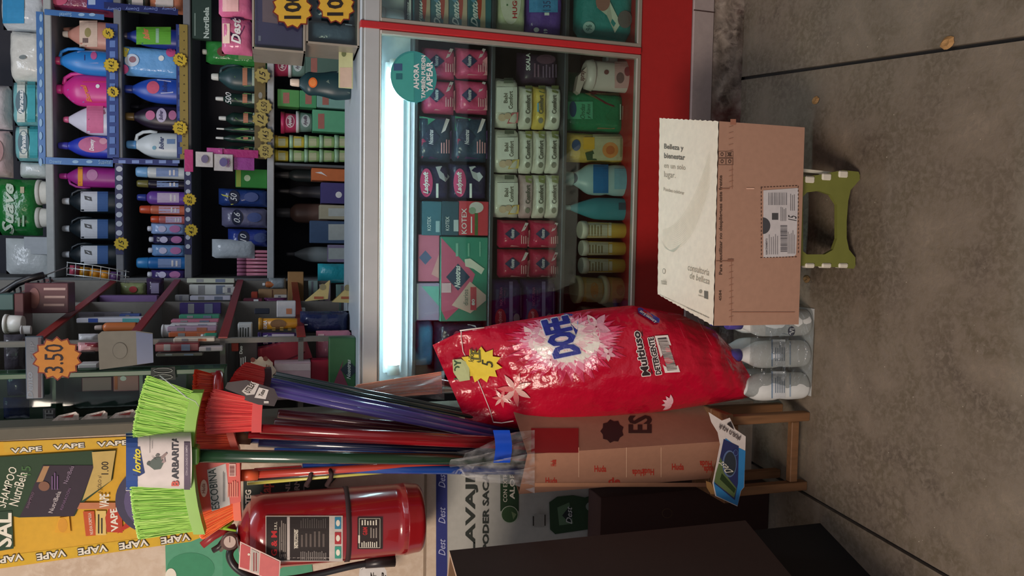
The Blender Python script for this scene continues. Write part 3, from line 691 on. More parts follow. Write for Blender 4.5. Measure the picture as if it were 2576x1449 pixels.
m.box(xa_+.01, xb_-.01, 1.755, 1.903, .0005, .0025, (190, 192, 190, 'p'))
tag(m.build('shrink_wrap', None, ((xa_+xb_)/2, 1.83, 0)), 'clear crinkled shrink wrap around the white bottles', 'plastic wrap')
# ================================================================ wooden stool
WD = (126, 88, 56, 'w'); t = thing('wooden_stool', (-.55, 1.82, 0), 'small rough wooden stool carrying the taped broom carton', 'stool')
zsu = .252
xs = (-.650, -.456)
for x in xs:
    M().box(x-.012, x+.012, 1.757, 1.785, 0, zsu, WD, .002).build('leg', t); M().box(x-.012, x+.012, 1.875, 1.90, 0, zsu, WD, .002).build('leg', t)
M().box(xs[0]+.0125, xs[1]-.0125, 1.761, 1.781, .03, .054, WD, .002).build('stretcher', t)
M().box(xs[0]+.0125, xs[1]-.0125, 1.759, 1.779, zsu-.028, zsu-.001, WD, .002).build('apron', t)
M().box(-.672, -.434, 1.742, 1.815, zsu, zsu+.02, WD, .002).build('seat_board', t); M().box(-.672, -.434, 1.82, 1.91, zsu, zsu+.02, WD, .002).build('seat_board', t)
# ================================================================ taped broom carton
e0 = Vector((-.507, 1.752, 0)); dl = Vector((math.cos(math.radians(152)), math.sin(math.radians(152)), 0)); dr_ = Vector((math.cos(math.radians(57)), math.sin(math.radians(57)), 0))
pL = e0+dl*.135; pR = e0+dr_*.225; pB = pL+dr_*.225; zc0 = zsu+.0205; zc1 = .818
CB = (164, 118, 94, 'c'); t = thing('broom_carton', (e0+pB)/2+Vector((0, 0, zc0)), 'tall brown carton with red printed tape holding the upside-down brooms', 'box')
m = M(); cs = (e0, pR, pB, pL); ctr = (e0+pB)/2
m.add([up(q, z) for q in cs for z in (zc0, zc1)], [(0, 2, 3, 1), (2, 4, 5, 3), (4, 6, 7, 5), (6, 0, 1, 7), (0, 6, 4, 2)], CB)
ins = [q.lerp(ctr, .03) for q in cs]
m.add([up(q, z) for q in ins for z in (zc0+.004, zc1)], [(0, 2, 3, 1), (2, 4, 5, 3), (4, 6, 7, 5), (6, 0, 1, 7), (0, 6, 4, 2)], (120, 84, 62, 'c'))
m.add([up(q, zc1) for q in cs]+[up(q, zc1) for q in ins], [(0, 1, 5, 4), (1, 2, 6, 5), (2, 3, 7, 6), (3, 0, 4, 7)], CB).build('carton', t)
nl = Vector((-dl.y, dl.x, 0)); nl = nl if nl.y < 0 else -nl
nr = Vector((-dr_.y, dr_.x, 0)); nr = nr if nr.x > 0 else -nr
ml = lambda x, y, h: PP(x, y, e0, nl)+nl*h
mr = lambda x, y, h: PP(x, y, e0, nr)+nr*h
TR = (176, 56, 44, 'p'); DB = (60, 34, 28, 'm')
it = []
for (x, y, s_, r) in ((1372, 1210, 'Huda', 'w'), (1495, 1180, 'Huda', 'w'), (1530, 1210, 'de', 'w'), (1590, 1190, 'Huda', 'u'), (1615, 1188, 'Huda', 'u'), (1690, 1175, 'Huda', 'w'), (1760, 1168, 'Huda', 'u'), (1770, 1182, 'Huda', 'u'), (1385, 1165, 'Huda', '')):
    it += [('t', s_, x, y-9, x+(30 if r else 14), y+7, TR, r+'b')]
for x in (1455, 1575, 1662): it.append(('r', x, 1125, x+1.2, 1200, (230, 190, 160, 'p')))
it.append(('r', 1345, 1214, 1790, 1224, (206, 150, 116, 'p')))
M().deco(it, ml, h0=.0006, dh=.00003).build('tape_print', t)
it = [('s', 1540, 1085, 30, 9, (54, 26, 24, 'm')), ('t', 'ES', 1580, 1045, 1640, 1090, DB, 'b'), ('r', 1336, 1078, 1455, 1140, (150, 40, 40, 'p'))]
M().deco(it, mr, h0=.0006).build('printing', t)
# film and blue tape at the mouth of the carton
t = thing('plastic_bag', P(1290, 1140, 1.80), 'torn clear plastic bag gathered around the broom handles with blue tape', 'bag')
m = M()
def bagf(u, v):
    f = v; x0, y0 = 1150+20*math.sin(u*9), 1165+ (u-.5)*60; x1, y1 = 1345, 1078+ (u)*160
    x = x0+(x1-x0)*f; y = y0+(y1-y0)*f+6*math.sin(u*25+f*7)
    return P(x, y, 1.735+.10*abs(u-.5)**1.5*2+.012*math.sin(u*30+f*5))
m.grid(bagf, 34, 20, HAZY)
def bagg(u, v): return P(1135+45*v+20*u, 1190-40*u*v-8*math.sin(v*5)+4*u, 1.74+.015*math.sin(u*8+v*6))
m.grid(bagg, 10, 10, HAZY).build('film', t)
def tapef(u, v): return P(1240+42*v+6*math.sin(u*3), 1082+82*u, 1.728+.015*u*u+.003*math.sin(u*12))
M().grid(tapef, 16, 4, (24, 74, 190, 'p')).build('blue_tape', t)
# ================================================================ big brown carton, dark carton and shadow block at left
def quad_box(c0, d1, d2, z0, z1, c, wall=None):
    a = c0; b = c0+d1; c_ = c0+d1+d2; d = c0+d2; m = M(); cs = (a, b, c_, d)
    m.add([up(q, z) for q in cs for z in (z0, z1)], [(0, 2, 3, 1), (2, 4, 5, 3), (4, 6, 7, 5), (6, 0, 1, 7), (0, 6, 4, 2)]+([(1, 3, 5, 7)] if wall is None else []), c)
    if wall:
        k = (a+c_)/2; i_ = [q+(k-q).normalized()*wall for q in cs]
        m.add([up(q, z) for q in i_ for z in (z0+.01, z1)], [(0, 2, 3, 1), (2, 4, 5, 3), (4, 6, 7, 5), (6, 0, 1, 7), (0, 6, 4, 2)], (112, 84, 60, 'c'))
        m.add([up(q, z1) for q in cs]+[up(q, z1) for q in i_], [(0, 1, 5, 4), (1, 2, 6, 5), (2, 3, 7, 6), (3, 0, 4, 7)], (205, 176, 150, 'c'))
    return m
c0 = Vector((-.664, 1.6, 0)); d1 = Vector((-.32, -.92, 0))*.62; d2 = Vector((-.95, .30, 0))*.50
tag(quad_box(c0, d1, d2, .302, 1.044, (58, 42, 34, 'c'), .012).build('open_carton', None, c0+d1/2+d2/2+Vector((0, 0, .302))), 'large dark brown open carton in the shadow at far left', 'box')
tag(quad_box(c0+Vector((-.07, .10, 0)), d1*1.1, d2*.9, .0, .30, (22, 20, 20, 'm')).build('shadow_block', None, c0+d1/2+d2/2), 'black block filling the shadowed gap beneath the large brown carton', 'shadow_block')  # near-black block added for the shadowed gap under the carton
xd = P(1650, 1240, 1.925).x
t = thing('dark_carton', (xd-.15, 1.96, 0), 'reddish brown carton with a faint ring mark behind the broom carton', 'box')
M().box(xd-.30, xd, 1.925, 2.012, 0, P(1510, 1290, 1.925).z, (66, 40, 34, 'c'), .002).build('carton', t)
flat([('e', 1678, 1291, 13, 12, (110, 84, 60, 'm')), ('e', 1678, 1291, 12, 11, (66, 40, 34, 'c'))], 1.925, 'ring_mark', t)
# ================================================================ wall posters and signs
YEL = (218, 168, 44, 'm'); KK = (44, 36, 28, 'm'); CRM = (232, 226, 206, 'm'); DG = (44, 62, 44, 'm')
YP = YW-.004
def poster(name, pts, c, label, deco, Y=YP, cat='poster', th=.0015):
    ps = PY(pts, Y); b = sum(ps, Vector((0, 0, 0)))/len(ps)
    t = thing(name, b, label, cat); M().prism(ps, (0, th, 0), c).build('sheet', t)
    if deco: flat(deco, Y, 'printing', t)
    return t
OUT[CRM] = KK
it = [('p', [(8, 1112), (330, 1098), (330, 1123), (12, 1138)], (214, 172, 52, 'm')), ('p', [(-10, 1400), (500, 1335), (505, 1352), (480, 1362), (0, 1428)], (214, 172, 40, 'm'))]
for x, y in ((26, 1128), (133, 1119), (243, 1112)):
    it += [('q', 'VAPE', (x+2, y+12), (x+80, y+6), (x+1, y), 'bo', CRM)]
for x, y in ((60, 1395), (168, 1385), (272, 1372), (375, 1358), (480, 1344)):
    it += [('q', 'VAPE', (x-2, y-4), (x-76, y+7), (x, y+13), 'bo', CRM)]
it += [('p', [(210, 1285), (238, 1284), (243, 1345), (217, 1347)], (196, 84, 40, 'm')), ('q', 'NUEVA FORMULA', (236, 1342), (230, 1288), (228, 1343), '', CRM), ('r', 242, 1283, 268, 1344, (220, 190, 110, 'm')), lines(246, 1290, 262, 1340, 2, KK),
       ('p', [(278, 1265), (306, 1260), (310, 1338), (270, 1336), (266, 1300)], (186, 60, 34, 'm')), ('q', 'VAPE', (299, 1333), (296, 1274), (281, 1336), 'b', CRM), ('p', [(300, 1270), (330, 1322), (296, 1340), (320, 1310)], (190, 50, 30, 'm')),
       ('r', 195, 1262, 292, 1278, (190, 120, 80, 'm')), ('t', 'VAPE', 252, 1240, 276, 1274, CRM, 'b'), ('p', [(150, 1300), (176, 1296), (180, 1338), (140, 1336)], (226, 166, 40, 'm')), ('e', 160, 1318, 12, 18, (214, 150, 44, 'm'))]
poster('yellow_poster', [(-12, 1112), (330, 1098), (345, 1118), (505, 1345), (480, 1362), (-12, 1432)], YEL, 'yellow framed poster with repeated white lettering on the left wall', it)
it = [('t', 'SHAMPOO', -2, 1178, 14, 1285, CRM, ''), ('q', 'SHAMPOO', (14, 1278), (44, 1178), (-6, 1272), '', CRM), ('q', 'NutriBela', (46, 1274), (70, 1190), (22, 1268), '', CRM), ('t', '15', 55, 1172, 78, 1195, (70, 110, 60, 'm'))]
it = it[1:]
it += [('p', [(108, 1170), (240, 1170), (200, 1268), (185, 1298), (50, 1300), (68, 1262)], (52, 40, 52, 'm')), ('p', [(110, 1172), (125, 1172), (108, 1212), (92, 1212)], (170, 130, 90, 'm')), ('q', 'NutriBela', (133, 1290), (155, 1236), (122, 1288), '', (200, 190, 190, 'm')),
       ('q', 'SHAMPOO', (72, 1278), (88, 1238), (66, 1276), '', (130, 100, 120, 'm')), ('q', 'REPARACIÓN', (158, 1282), (180, 1228), (150, 1280), '', (130, 100, 130, 'm')), ('e', 112, 1222, 14, 12, (130, 90, 70, 'm')), ('q', 'NutriBela', (170, 1216), (188, 1172), (160, 1214), '', (150, 130, 150, 'm')),
       ('p', [(232, 1136), (292, 1132), (280, 1208), (208, 1258), (236, 1175)], (196, 168, 96, 'm')), ('t', 'A SÓLO s/', 245, 1195, 256, 1240, (80, 60, 40, 'm')), ('t', '1.00', 256, 1160, 274, 1192, KK, ''), lines(130, 1185, 150, 1230, 3, (120, 90, 130, 'm'))]
poster('shampoo_poster', [(-10, 1150), (232, 1134), (292, 1132), (282, 1208), (200, 1272), (188, 1298), (48, 1302), (-10, 1290)], (40, 66, 40, 'm'), 'dark green shampoo poster with pale lettering over the yellow poster', it, YP-.006)
poster('green_poster', [(-12, 1288), (30, 1285), (34, 1380), (-12, 1388)], (40, 66, 44, 'm'), 'green sign with large cream letters cut by the top left corner', [('t', 'SAL', -14, 1290, 30, 1376, CRM, 'b')], YP-.008)
it = [('e', 390, 1262, 78, 70, (94, 84, 120, 'm')), ('r', 445, 1300, 472, 1322, (200, 160, 60, 'm')), lines(448, 1302, 470, 1320, 2, KK)]
poster('round_sign', [(388+98*math.cos(a), 1258+86*math.sin(a)) for a in [q*math.pi/20 for q in range(40)]], (66, 62, 84, 'm'), 'dark purple round cardboard sign behind the green broom', it, YP-.012)
it = [('t', 'OTEG', 617, 1232, 632, 1282, CRM, 'b'), ('t', 'Zap', 655, 1212, 690, 1258, (160, 60, 50, 'm'), 'b'), ('t', 'INL', 718, 1210, 730, 1250, (150, 140, 130, 'm'), 'b'), ('t', 'ORM', 740, 1205, 754, 1250, (150, 140, 130, 'm'), 'b'), lines(762, 1212, 768, 1245, 1, (120, 116, 110, 'm'))]
poster('black_poster', [(612, 1188), (860, 1188), (820, 1230), (800, 1290), (612, 1300)], (34, 44, 38, 'm'), 'black pest-control poster with cream and red letters beside the extinguisher', it, YP-.001)
it = [('e', 480, 1430, 60, 40, (60, 140, 100, 'm')), ('r', 560, 1360, 660, 1460, (70, 150, 110, 'm')), ('p', [(650, 1395), (700, 1380), (720, 1420), (690, 1440), (640, 1430)], (200, 80, 80, 'm')), ('e', 430, 1449, 14, 20, CRM)]
poster('green_sheet', [(415, 1338), (700, 1330), (780, 1380), (790, 1470), (418, 1470)], (84, 156, 120, 'm'), 'pale green printed sheet on the wall behind the extinguisher valve', it)
it = [('r', 1097, 1170, 1125, 1475, (42, 50, 120, 'm'))]
for y0 in (1185, 1275, 1355): it.append(('t', 'Dest', 1103, y0, 1120, y0+42, (180, 186, 220, 'm'), 'i'))
G1, G2 = (52, 66, 56, 'm'), (34, 62, 34, 'm')
it += [('t', 'LAVAJILLAS', 1170, 1055, 1202, 1395, (40, 46, 40, 'm'), 'b'), ('t', 'PODER SACAGRASA', 1213, 1085, 1229, 1385, (44, 50, 44, 'm'), 'b'), ('r', 1258, 1180, 1304, 1285, G2), ('t', 'CON EXTRACTO', 1265, 1150, 1275, 1262, CRM, ''), ('t', 'ALOE VERA', 1281, 1120, 1294, 1255, CRM, 'b'),
       ('e', 1281, 1293, 22, 22, (170, 180, 160, 'm')), ('e', 1281, 1293, 20, 20, (50, 80, 44, 'm')), ('p', [(1285, 1285), (1298, 1292), (1290, 1305)], (110, 130, 90, 'm')), ('r', 1312, 1180, 1342, 1230, (70, 100, 60, 'm')),
       ('p', [(1380, 1262), (1400, 1248), (1440, 1244), (1470, 1250), (1520, 1232), (1570, 1230), (1590, 1250), (1514, 1262), (1512, 1325), (1395, 1342), (1382, 1330)], (40, 66, 40, 'm')), ('p', [(1400, 1275), (1430, 1262), (1440, 1315), (1405, 1320)], (90, 120, 90, 'm')), ('p', [(1412, 1295), (1430, 1272), (1440, 1290), (1432, 1315)], (30, 40, 40, 'm')),
       ('t', 'Dest', 1422, 1272, 1437, 1316, (200, 205, 200, 'm'), 'i'), ('e', 1485, 1272, 14, 12, (130, 140, 130, 'm')), ('r', 1500, 1262, 1504, 1310, (150, 170, 150, 'm')), ('r', 1338, 1296, 1341, 1320, KK), ('r', 1366, 1292, 1370, 1320, KK), ('r', 1341, 1290, 1367, 1322, (150, 150, 142, 'm')), ('t', 'E', 1608, 1205, 1636, 1235, KK, 'b')]
poster('dish_soap_poster', [(1097, 1170), (1640, 1170), (1700, 1240), (1700, 1470), (1097, 1470)], (176, 176, 168, 'm'), 'pale dish soap poster with navy heading strip low on the left wall', it)
M().box(P(1070, 1410, YW).x-.9, WX-.0005, YW-.0015, YW-.0005, P(1072, 1300, YW).z-.0005, P(1066, 1300, YW).z, (150, 130, 108, 'm')).build('plaster_seam', bpy.data.objects['wall_left'])
# ================================================================ fire extinguisher
re = .088; ye = YW-.028-re; xe = P(830, 1328, ye-.02).x; ze0 = P(1058, 1325, ye).z; ze1 = P(598, 1325, ye).z; he = ze1-ze0
RX = (146, 22, 28, 's'); t = thing('fire_extinguisher', (xe, ye, ze0), 'red fire extinguisher with black labels strapped to the left wall', 'fire extinguisher')
pr = dens([(0, re*.86, re*.86), (.008, re*.95, re*.95), (.022, re*.97, re*.97), (.04, re, re), (.045, re, re), (.07, re*.99, re*.99), (he*.86, re*.99, re*.99), (he*.93, re*.86, re*.86), (he*.975, re*.55, re*.55), (he, re*.25, re*.25)], 3)
M().loft(xe, ye, ze0, pr, RX, 40).build('cylinder', t)
fr = frontfn(xe, ye, ze0, pr); mpe = onfront(fr, ye-re)
zb1, zb0 = P(868, 1325, 1.86).z, P(880, 1325, 1.86).z
M().loft(xe, ye, zb0, [(0, re+.0025, re+.0025), (zb1-zb0, re+.0025, re+.0025)], (58, 34, 34, 'm'), 40).build('strap', t)
it = [('r', 668, 1297, 862, 1412, (200, 190, 180, 'm')), ('r', 670, 1299, 828, 1410, (40, 32, 30, 'm')), ('r', 722, 1300, 729, 1408, (190, 180, 172, 'm')), ('t', 'G & M', 682, 1335, 697, 1398, (190, 40, 44, 'm'), 'b'), ('t', 'S.R.L', 690, 1312, 697, 1332, CRM, ''),
      ('t', 'INSTRUCCIONES', 741, 1332, 750, 1378, CRM, 'b'), ('r', 740, 1330, 741, 1380, CRM)]
it += [('l', 702, 1305, 720, 1400, 4, (150, 140, 130, 'm')), ('l', 755, 1385, 822, 1408, 14, (130, 122, 116, 'm')), ('l', 755, 1302, 822, 1328, 12, (80, 74, 70, 'm')), ('l', 755, 1335, 820, 1375, 6, (96, 86, 80, 'm'))]
for y0, c in ((1300, (50, 130, 160, 'm')), (1338, (170, 44, 50, 'm')), (1374, (60, 150, 130, 'm'))): it += [('r', 842, y0, 858, y0+30, c), ('e', 850, y0+15, 5, 8, CRM)]
it += [('r', 899, 1300, 962, 1380, (42, 30, 28, 'm')), ('r', 903, 1303, 956, 1304, CRM), ('r', 903, 1376, 956, 1377, CRM), ('r', 903, 1303, 904, 1377, CRM), ('r', 955, 1303, 956, 1377, CRM), ('t', 'G&M', 912, 1325, 924, 1345, (180, 40, 44, 'm'), 'b'), ('l', 908, 1306, 950, 1320, 6, CRM), ('l', 908, 1360, 950, 1375, 8, CRM), ('l', 930, 1325, 950, 1352, 3, (150, 140, 130, 'm')), ('r', 901, 1345, 905, 1365, CRM)]
M().deco(it, mpe, h0=.0012, dh=.0001, curved=True).build('label', t)
# valve, gauge, handles, hose
vx, vz = xe, ze1
m = M(); m.loft(vx, ye, vz-.012, [(0, .026, .026), (.012, .024, .024), (.014, .016, .016), (.045, .015, .015)], (176, 170, 160, 'a'), 16).build('valve', t)
g = P(578, 1363, ye-.05)
M().tube([g+Vector((0, .045, 0)), g+Vector((0, .012, 0)), g+Vector((0, 0, 0)), g+Vector((0, -.004, 0))], [.010, .0195, .0205, .018], (120, 92, 84, 'a'), 22).deco([('e', 578, 1363, 15, 15, (196, 176, 164, 'm')), ('r', 577, 1350, 579, 1364, (80, 40, 40, 'm'))], lambda x, y, h: (lambda p: Vector((p.x, g.y-.0045-h, p.z)))(P(x, y, g.y-.0045))).build('gauge', t)
a, b = P(505, 1365, ye), P(560, 1318, ye)
M().tube([P(590, 1330, ye), P(560, 1335, ye-.01), P(535, 1350, ye-.015), P(508, 1372, ye-.02)], [.012, .011, .010, .009], (150, 40, 40, 'p'), 8).build('squeeze_handle', t)
M().tube([P(588, 1340, ye), P(570, 1350, ye-.005), P(552, 1375, ye-.01), P(535, 1385, ye-.01)], [.010, .008, .008, .007], (46, 34, 32, 'p'), 8).build('carry_handle', t)
hp = [P(592, 1372, ye-.02), P(580, 1385, ye-.04), P(578, 1402, ye-.045), P(590, 1424, ye-.05), P(615, 1443, ye-.05), P(650, 1455, ye-.045), P(720, 1458, ye-.04), P(800, 1444, ye-.03), P(900, 1421, ye-.03), P(992, 1409, ye-.02)]
hp2 = [tuple(q) for q in dens([tuple(q) for q in hp], 4)]
M().tube(hp2, .0085, (34, 32, 34, 'p'), 12).build('hose', t)
M().tube([hp[-2].lerp(hp[-1], .2), hp[-1]], [.011, .016], (44, 36, 36, 'p'), 12).build('nozzle', t)
M().tube([P(555, 1385, ye-.03), P(566, 1372, ye-.04), P(580, 1368, ye-.05)], .004, (130, 120, 110, 'a'), 8).build('hose_fitting', t)
M().box(xe-.03, xe+.03, ye+re-.004, YW-.0005, ze0+.1, ze1-.08, (90, 30, 30, 'p'), .002).build('wall_bracket', t)
t2 = thing('inspection_tag', P(660, 1400, ye-re-.02), 'pink and white inspection card tied to the extinguisher neck', 'tag')
cpt = [(604, 1362), (706, 1411), (702, 1465), (600, 1430)]
Yt = ye-re-.022
M().prism(PY(cpt, Yt), (0, .0008, 0), (226, 200, 190, 'm')).build('card', t2)
flat([('p', [(606, 1366), (630, 1377), (627, 1434), (603, 1426)], (196, 92, 92, 'm')), ('p', [(655, 1390), (703, 1413), (700, 1462), (652, 1446)], (206, 110, 108, 'm')), ('p', [(632, 1380), (652, 1390), (650, 1442), (630, 1436)], (186, 180, 170, 'm')), ('e', 626, 1394, 3, 3, CRM), ('l', 636, 1388, 648, 1436, 2, (150, 60, 60, 'm'))], Yt, 'printing', t2)
M().tube([P(608, 1368, Yt-.001), P(603, 1395, Yt+.02), P(596, 1352, Yt+.05)], .0012, (200, 190, 180, 'm'), 6).build('string', t2)
t2 = thing('hanging_card', P(980, 1420, YW-.06), 'white hook card with dark letters hanging below the extinguisher nozzle', 'tag')
M().prism(PY([(905, 1428), (965, 1424), (972, 1436), (976, 1475), (900, 1475)], YW-.10), (0, .001, 0), (214, 210, 204, 'm')).build('card', t2)
flat([('t', 'Nu', 932, 1440, 946, 1462, KK, 'wb'), ('t', 'Be', 960, 1440, 972, 1462, KK, 'wb')], YW-.10, 'lettering', t2)
M().tube([P(908, 1432, YW-.10), P(930, 1405, YW-.08), P(930, 1400, YW-.03), P(930, 1400, YW)], .003, (180, 176, 170, 'a'), 6).build('hook', t2)
# ================================================================ brooms
def bez(a, b, c, s): return tuple((1-s)**2*p+2*s*(1-s)*q+s*s*r for p, q, r in zip(a, b, c))
def bristles(base, tip, Y, dep, cols, n, name, parent, jit=.06):
    m = M()
    per = {c: ([], []) for c in cols}
    for i in range(n):
        s = RND.random(); q = RND.uniform(-1, 1); gI = math.sin(s*55+math.sin(s*17)*2)
        c = cols[0] if gI+RND.uniform(-.7, .7) > .25 else cols[1 if RND.random() < .6 or len(cols) < 3 else 2]
        bx, by = bez(*base, s); s2 = min(1, max(0, s+RND.gauss(0, .018))); tx, ty = bez(*tip, s2)
        f = 1-RND.random()**3*jit
        tx = bx+(tx-bx)*f+RND.gauss(0, 2); ty = by+(ty-by)*f
        a = P(bx, by, Y+q*dep*.45); b = P(tx, ty, Y+q*dep)
        wv = (b-a).cross(Vector((0, 1, 0))).normalized()*.0008; dv_ = Vector((0, .0011, 0))
        V, Fc = per[c]; k = len(V)
        V += [a-wv*.8, a+wv*.8, a+dv_, b-wv, b+wv, b+dv_]
        Fc += [(k, k+1, k+4, k+3), (k+1, k+2, k+5, k+4), (k+2, k, k+3, k+5), (k+3, k+4, k+5)]
    for c in cols: m.add(per[c][0], per[c][1], c)
    return tag(m.build(name, parent), kind='stuff')
def core(base, tip, Y, dep, c, parent, k=.9):
    def f(sg):
        def g(u, v):
            b = bez(*base, v*.96+.02); t_ = bez(*tip, v*.94+.03)
            x = b[0]+(t_[0]-b[0])*u*k; y = b[1]+(t_[1]-b[1])*u*k
            return P(x, y, Y+sg*dep*(.4+.5*u))
        return g
    M().grid(f(-1), 6, 12, c).grid(f(1), 6, 12, c).build('bristle_core', parent)
def collar(base, off, Y, dep, c, name, parent):
    pts = [bez(*base, q/10) for q in range(11)]; pts = [(x-3, y) for x, y in pts]+[(x+off, y) for x, y in reversed(pts)]
    M().prism([p+Vector((0, -dep, 0)) for p in PY(pts, Y)], (0, dep*2, 0), c).build(name, parent)
def handle(a, Ya, r, c, parent, b=None, Yb=1.90, name='handle', cap=None):
    A_ = P(*a, Ya); B_ = P(*b, Yb); B2 = A_+(B_-A_)*1.06
    M().tube([A_, A_.lerp(B2, .5), B2], r, c, 10).build(name, parent)
    if cap: M().tube([A_+(A_-B2).normalized()*.002, A_-(A_-B2).normalized()*.032], max(r*1.25, .0125), cap, 12).build('socket', parent)
def broom(label, base, tip, Y, dep, cols, n, coll, off, hnd, nm='broom'):
    mid = bez(*base, .5); t = thing(nm, P(mid[0], mid[1], Y), label, 'broom')
    core(base, tip, Y, dep, cols[1], t); bristles(base, tip, Y, dep, cols, n, 'bristles', t)
    collar(base, off, Y, dep*.55, coll, 'collar', t)
    if hnd: handle(*hnd[0], t, **hnd[1])
    return t
Lm = [(166, 218, 96, 'p'), (138, 200, 74, 'p'), (190, 234, 120, 'p')]
gb = ((486, 984), (438, 1160), (492, 1336)); gt = ((372, 946), (298, 1150), (350, 1356))
g = broom('large lime green broom with its card sleeve, standing head up', gb, gt, 1.60, .034, Lm, 9000, (124, 176, 50, 'p'), 26, ((( 484, 1146), 1.62, .0135, (34, 66, 46, 's')), dict(b=(1330, 1158), Yb=1.86)))
sv = M(); Ysl = 1.555
def slv(u, v):
    x = 316+164*v+(3*math.sin(u*3)); y = 1089-2*v+(146-4*v)*u
    q = abs(2*u-1)
    return P(x, y, Ysl+.028*q**5)
sv.grid(slv, 20, 4, (212, 204, 200, 'm')).grid(lambda u, v: slv(u, v)+Vector((0, .085*(1-abs(2*u-1)**6), 0)), 10, 2, (212, 204, 200, 'm')).build('card_sleeve', g)
NV = (40, 74, 140, 'm'); YB = (220, 206, 60, 'm')
mpsl = lambda x, y, h: P(x, y, Ysl-h-.0005+.028*abs(2*min(1, max(0, (y-1089)/146))-1)**5)
it = [('r', 317, 1090, 346, 1233, NV), ('p', [(330, 1125), (352, 1124), (364, 1190), (350, 1198), (335, 1195)], (40, 60, 110, 'm')), ('t', 'lorito', 334, 1129, 354, 1190, YB, 'bi'), ('t', 'ARBARITA', 432, 1097, 449, 1206, (70, 70, 76, 'm'), 'b'), ('t', 'B', 431, 1210, 450, 1223, (206, 100, 90, 'm'), 'b'),
      ('r', 463, 1090, 478, 1232, (96, 84, 100, 'm')), ('t', 'CON LA CALIDAD DE SIEMPRE', 467, 1120, 472, 1196, (196, 188, 196, 'm')), ('r', 376, 1095, 377, 1140, (150, 146, 144, 'm')), ('r', 382, 1108, 383, 1130, (160, 156, 152, 'm')),
      ('p', [(370, 1168), (388, 1152), (404, 1150), (412, 1164), (404, 1180), (388, 1182)], (92, 104, 98, 'm')), ('e', 374, 1166, 5, 5, (84, 92, 88, 'm')), ('p', [(404, 1150), (418, 1138), (421, 1142), (406, 1158)], (150, 130, 126, 'm')), ('e', 396, 1146, 5, 4, (110, 112, 108, 'm')), ('p', [(386, 1152), (380, 1146), (396, 1158)], (80, 80, 80, 'm')), ('p', [(406, 1164), (414, 1150), (416, 1164)], (160, 140, 140, 'm'))]
M().deco(it, mpsl, h0=.0006, dh=.0001, curved=True).build('sleeve_print', g)
m = M(); m.tube([P(470, 1000, 1.57), P(440, 975, 1.57), P(402, 945, 1.58)], .0012, (190, 200, 190, 'm'), 6); m.tube([P(470, 1000, 1.56), P(492, 1010, 1.56), P(500, 1022, 1.57)], .001, (190, 210, 180, 'm'), 6); m.build('plastic_thread', g)
M().box(P(490, 1147, 1.58).x-.017, P(490, 1147, 1.58).x+.017, 1.575, 1.61, P(500, 1147, 1.58).z, P(478, 1147, 1.58).z, (96, 150, 60, 'p'), .003).build('socket_block', g)
OR = [(244, 110, 50, 'p'), (226, 84, 36, 'p'), (250, 132, 70, 'p')]
ob = ((592, 1160), (586, 1230), (592, 1304)); ot = ((487, 1150), (484, 1255), (508, 1356))
g = broom('bright orange broom with a red card sleeve, below the green broom', ob, ot, 1.70, .028, OR, 3600, (226, 92, 56, 'p'), 16, ((( 608, 1196), 1.70, .0085, (190, 66, 50, 's')), dict(b=(1330, 1152), Yb=1.85, cap=(230, 100, 60, 'p'))))
Y2 = 1.665
sp_ = [(482, 1166), (603, 1158), (606, 1262), (580, 1268), (500, 1290), (486, 1284)]
M().prism(PY(sp_, Y2), (0, .001, 0), (206, 66, 50, 'p')).build('card_sleeve', g)
it = [('p', [(521, 1182), (568, 1166), (579, 1270), (533, 1286)], (198, 194, 190, 'm')), ('q', 'ESCOBINA', (553, 1279), (553-10, 1178), (533, 1282), '', (50, 66, 66, 'm')), ('e', 513, 1228, 9, 22, (232, 190, 178, 'm')), ('q', 'Huda', (517, 1240), (516, 1216), (508, 1240), '', (150, 60, 50, 'm')), ('r', 576, 1166, 593, 1198, (220, 180, 170, 'm')), ('b', 578, 1170, 590, 1196, 10, (120, 60, 60, 'm')), ('l', 572, 1205, 600, 1250, 5, (226, 150, 130, 'm')), ('l', 560, 1186, 566, 1262, 2, (150, 150, 150, 'm'))]
flat(it, Y2, 'sleeve_print', g)
m = M()
for q in range(9): m.tube([P(588, 1308, 1.70), P(575-q*3, 1322+q, 1.69), P(562+q*4, 1330+q*.6, 1.68)], .0025, (150, 190, 50, 'p'), 5)
m.build('lime_strap', g)
OD = [(238, 84, 52, 'p'), (214, 62, 38, 'p'), (244, 106, 66, 'p')]
broom('orange red broom half hidden behind the lime green broom', ((532, 940), (560, 1050), (588, 1132)), ((492, 930), (478, 1040), (490, 1134)), 1.74, .030, OD, 3600, (206, 70, 44, 'p'), 16, (((592, 1100), 1.76, .0120, (24, 50, 110, 's')), dict(b=(1330, 1130), Yb=1.88, cap=(110, 76, 50, 'w'))))
t = thing('round_brush', P(545, 970, 1.72), 'small scrubbing brush with an oval dark red back beside the orange brooms', 'brush')
oc = P(550, 972, 1.70)
M().loft(oc.x, oc.y, oc.z-.008, [(0, .030, .02), (.004, .034, .024), (.012, .034, .024), (.018, .026, .017)], (150, 30, 34, 's'), 24).build('back', t)
bristles(((540, 944), (542, 972), (540, 1002)), ((500, 938), (495, 972), (500, 1008)), 1.71, .02, OD, 500, 'bristles', t)
RR = [(232, 66, 62, 'p'), (208, 46, 48, 'p'), (240, 90, 82, 'p')]
broom('red broom with a shiny red collar, right of the orange ones', ((640, 1003), (636, 1040), (636, 1084)), ((538, 978), (510, 1040), (522, 1092)), 1.70, .026, RR, 3200, (210, 60, 60, 'p'), 22, (((655, 1078), 1.70, .0105, (120, 22, 28, 's')), dict(b=(1330, 1112), Yb=1.85)))
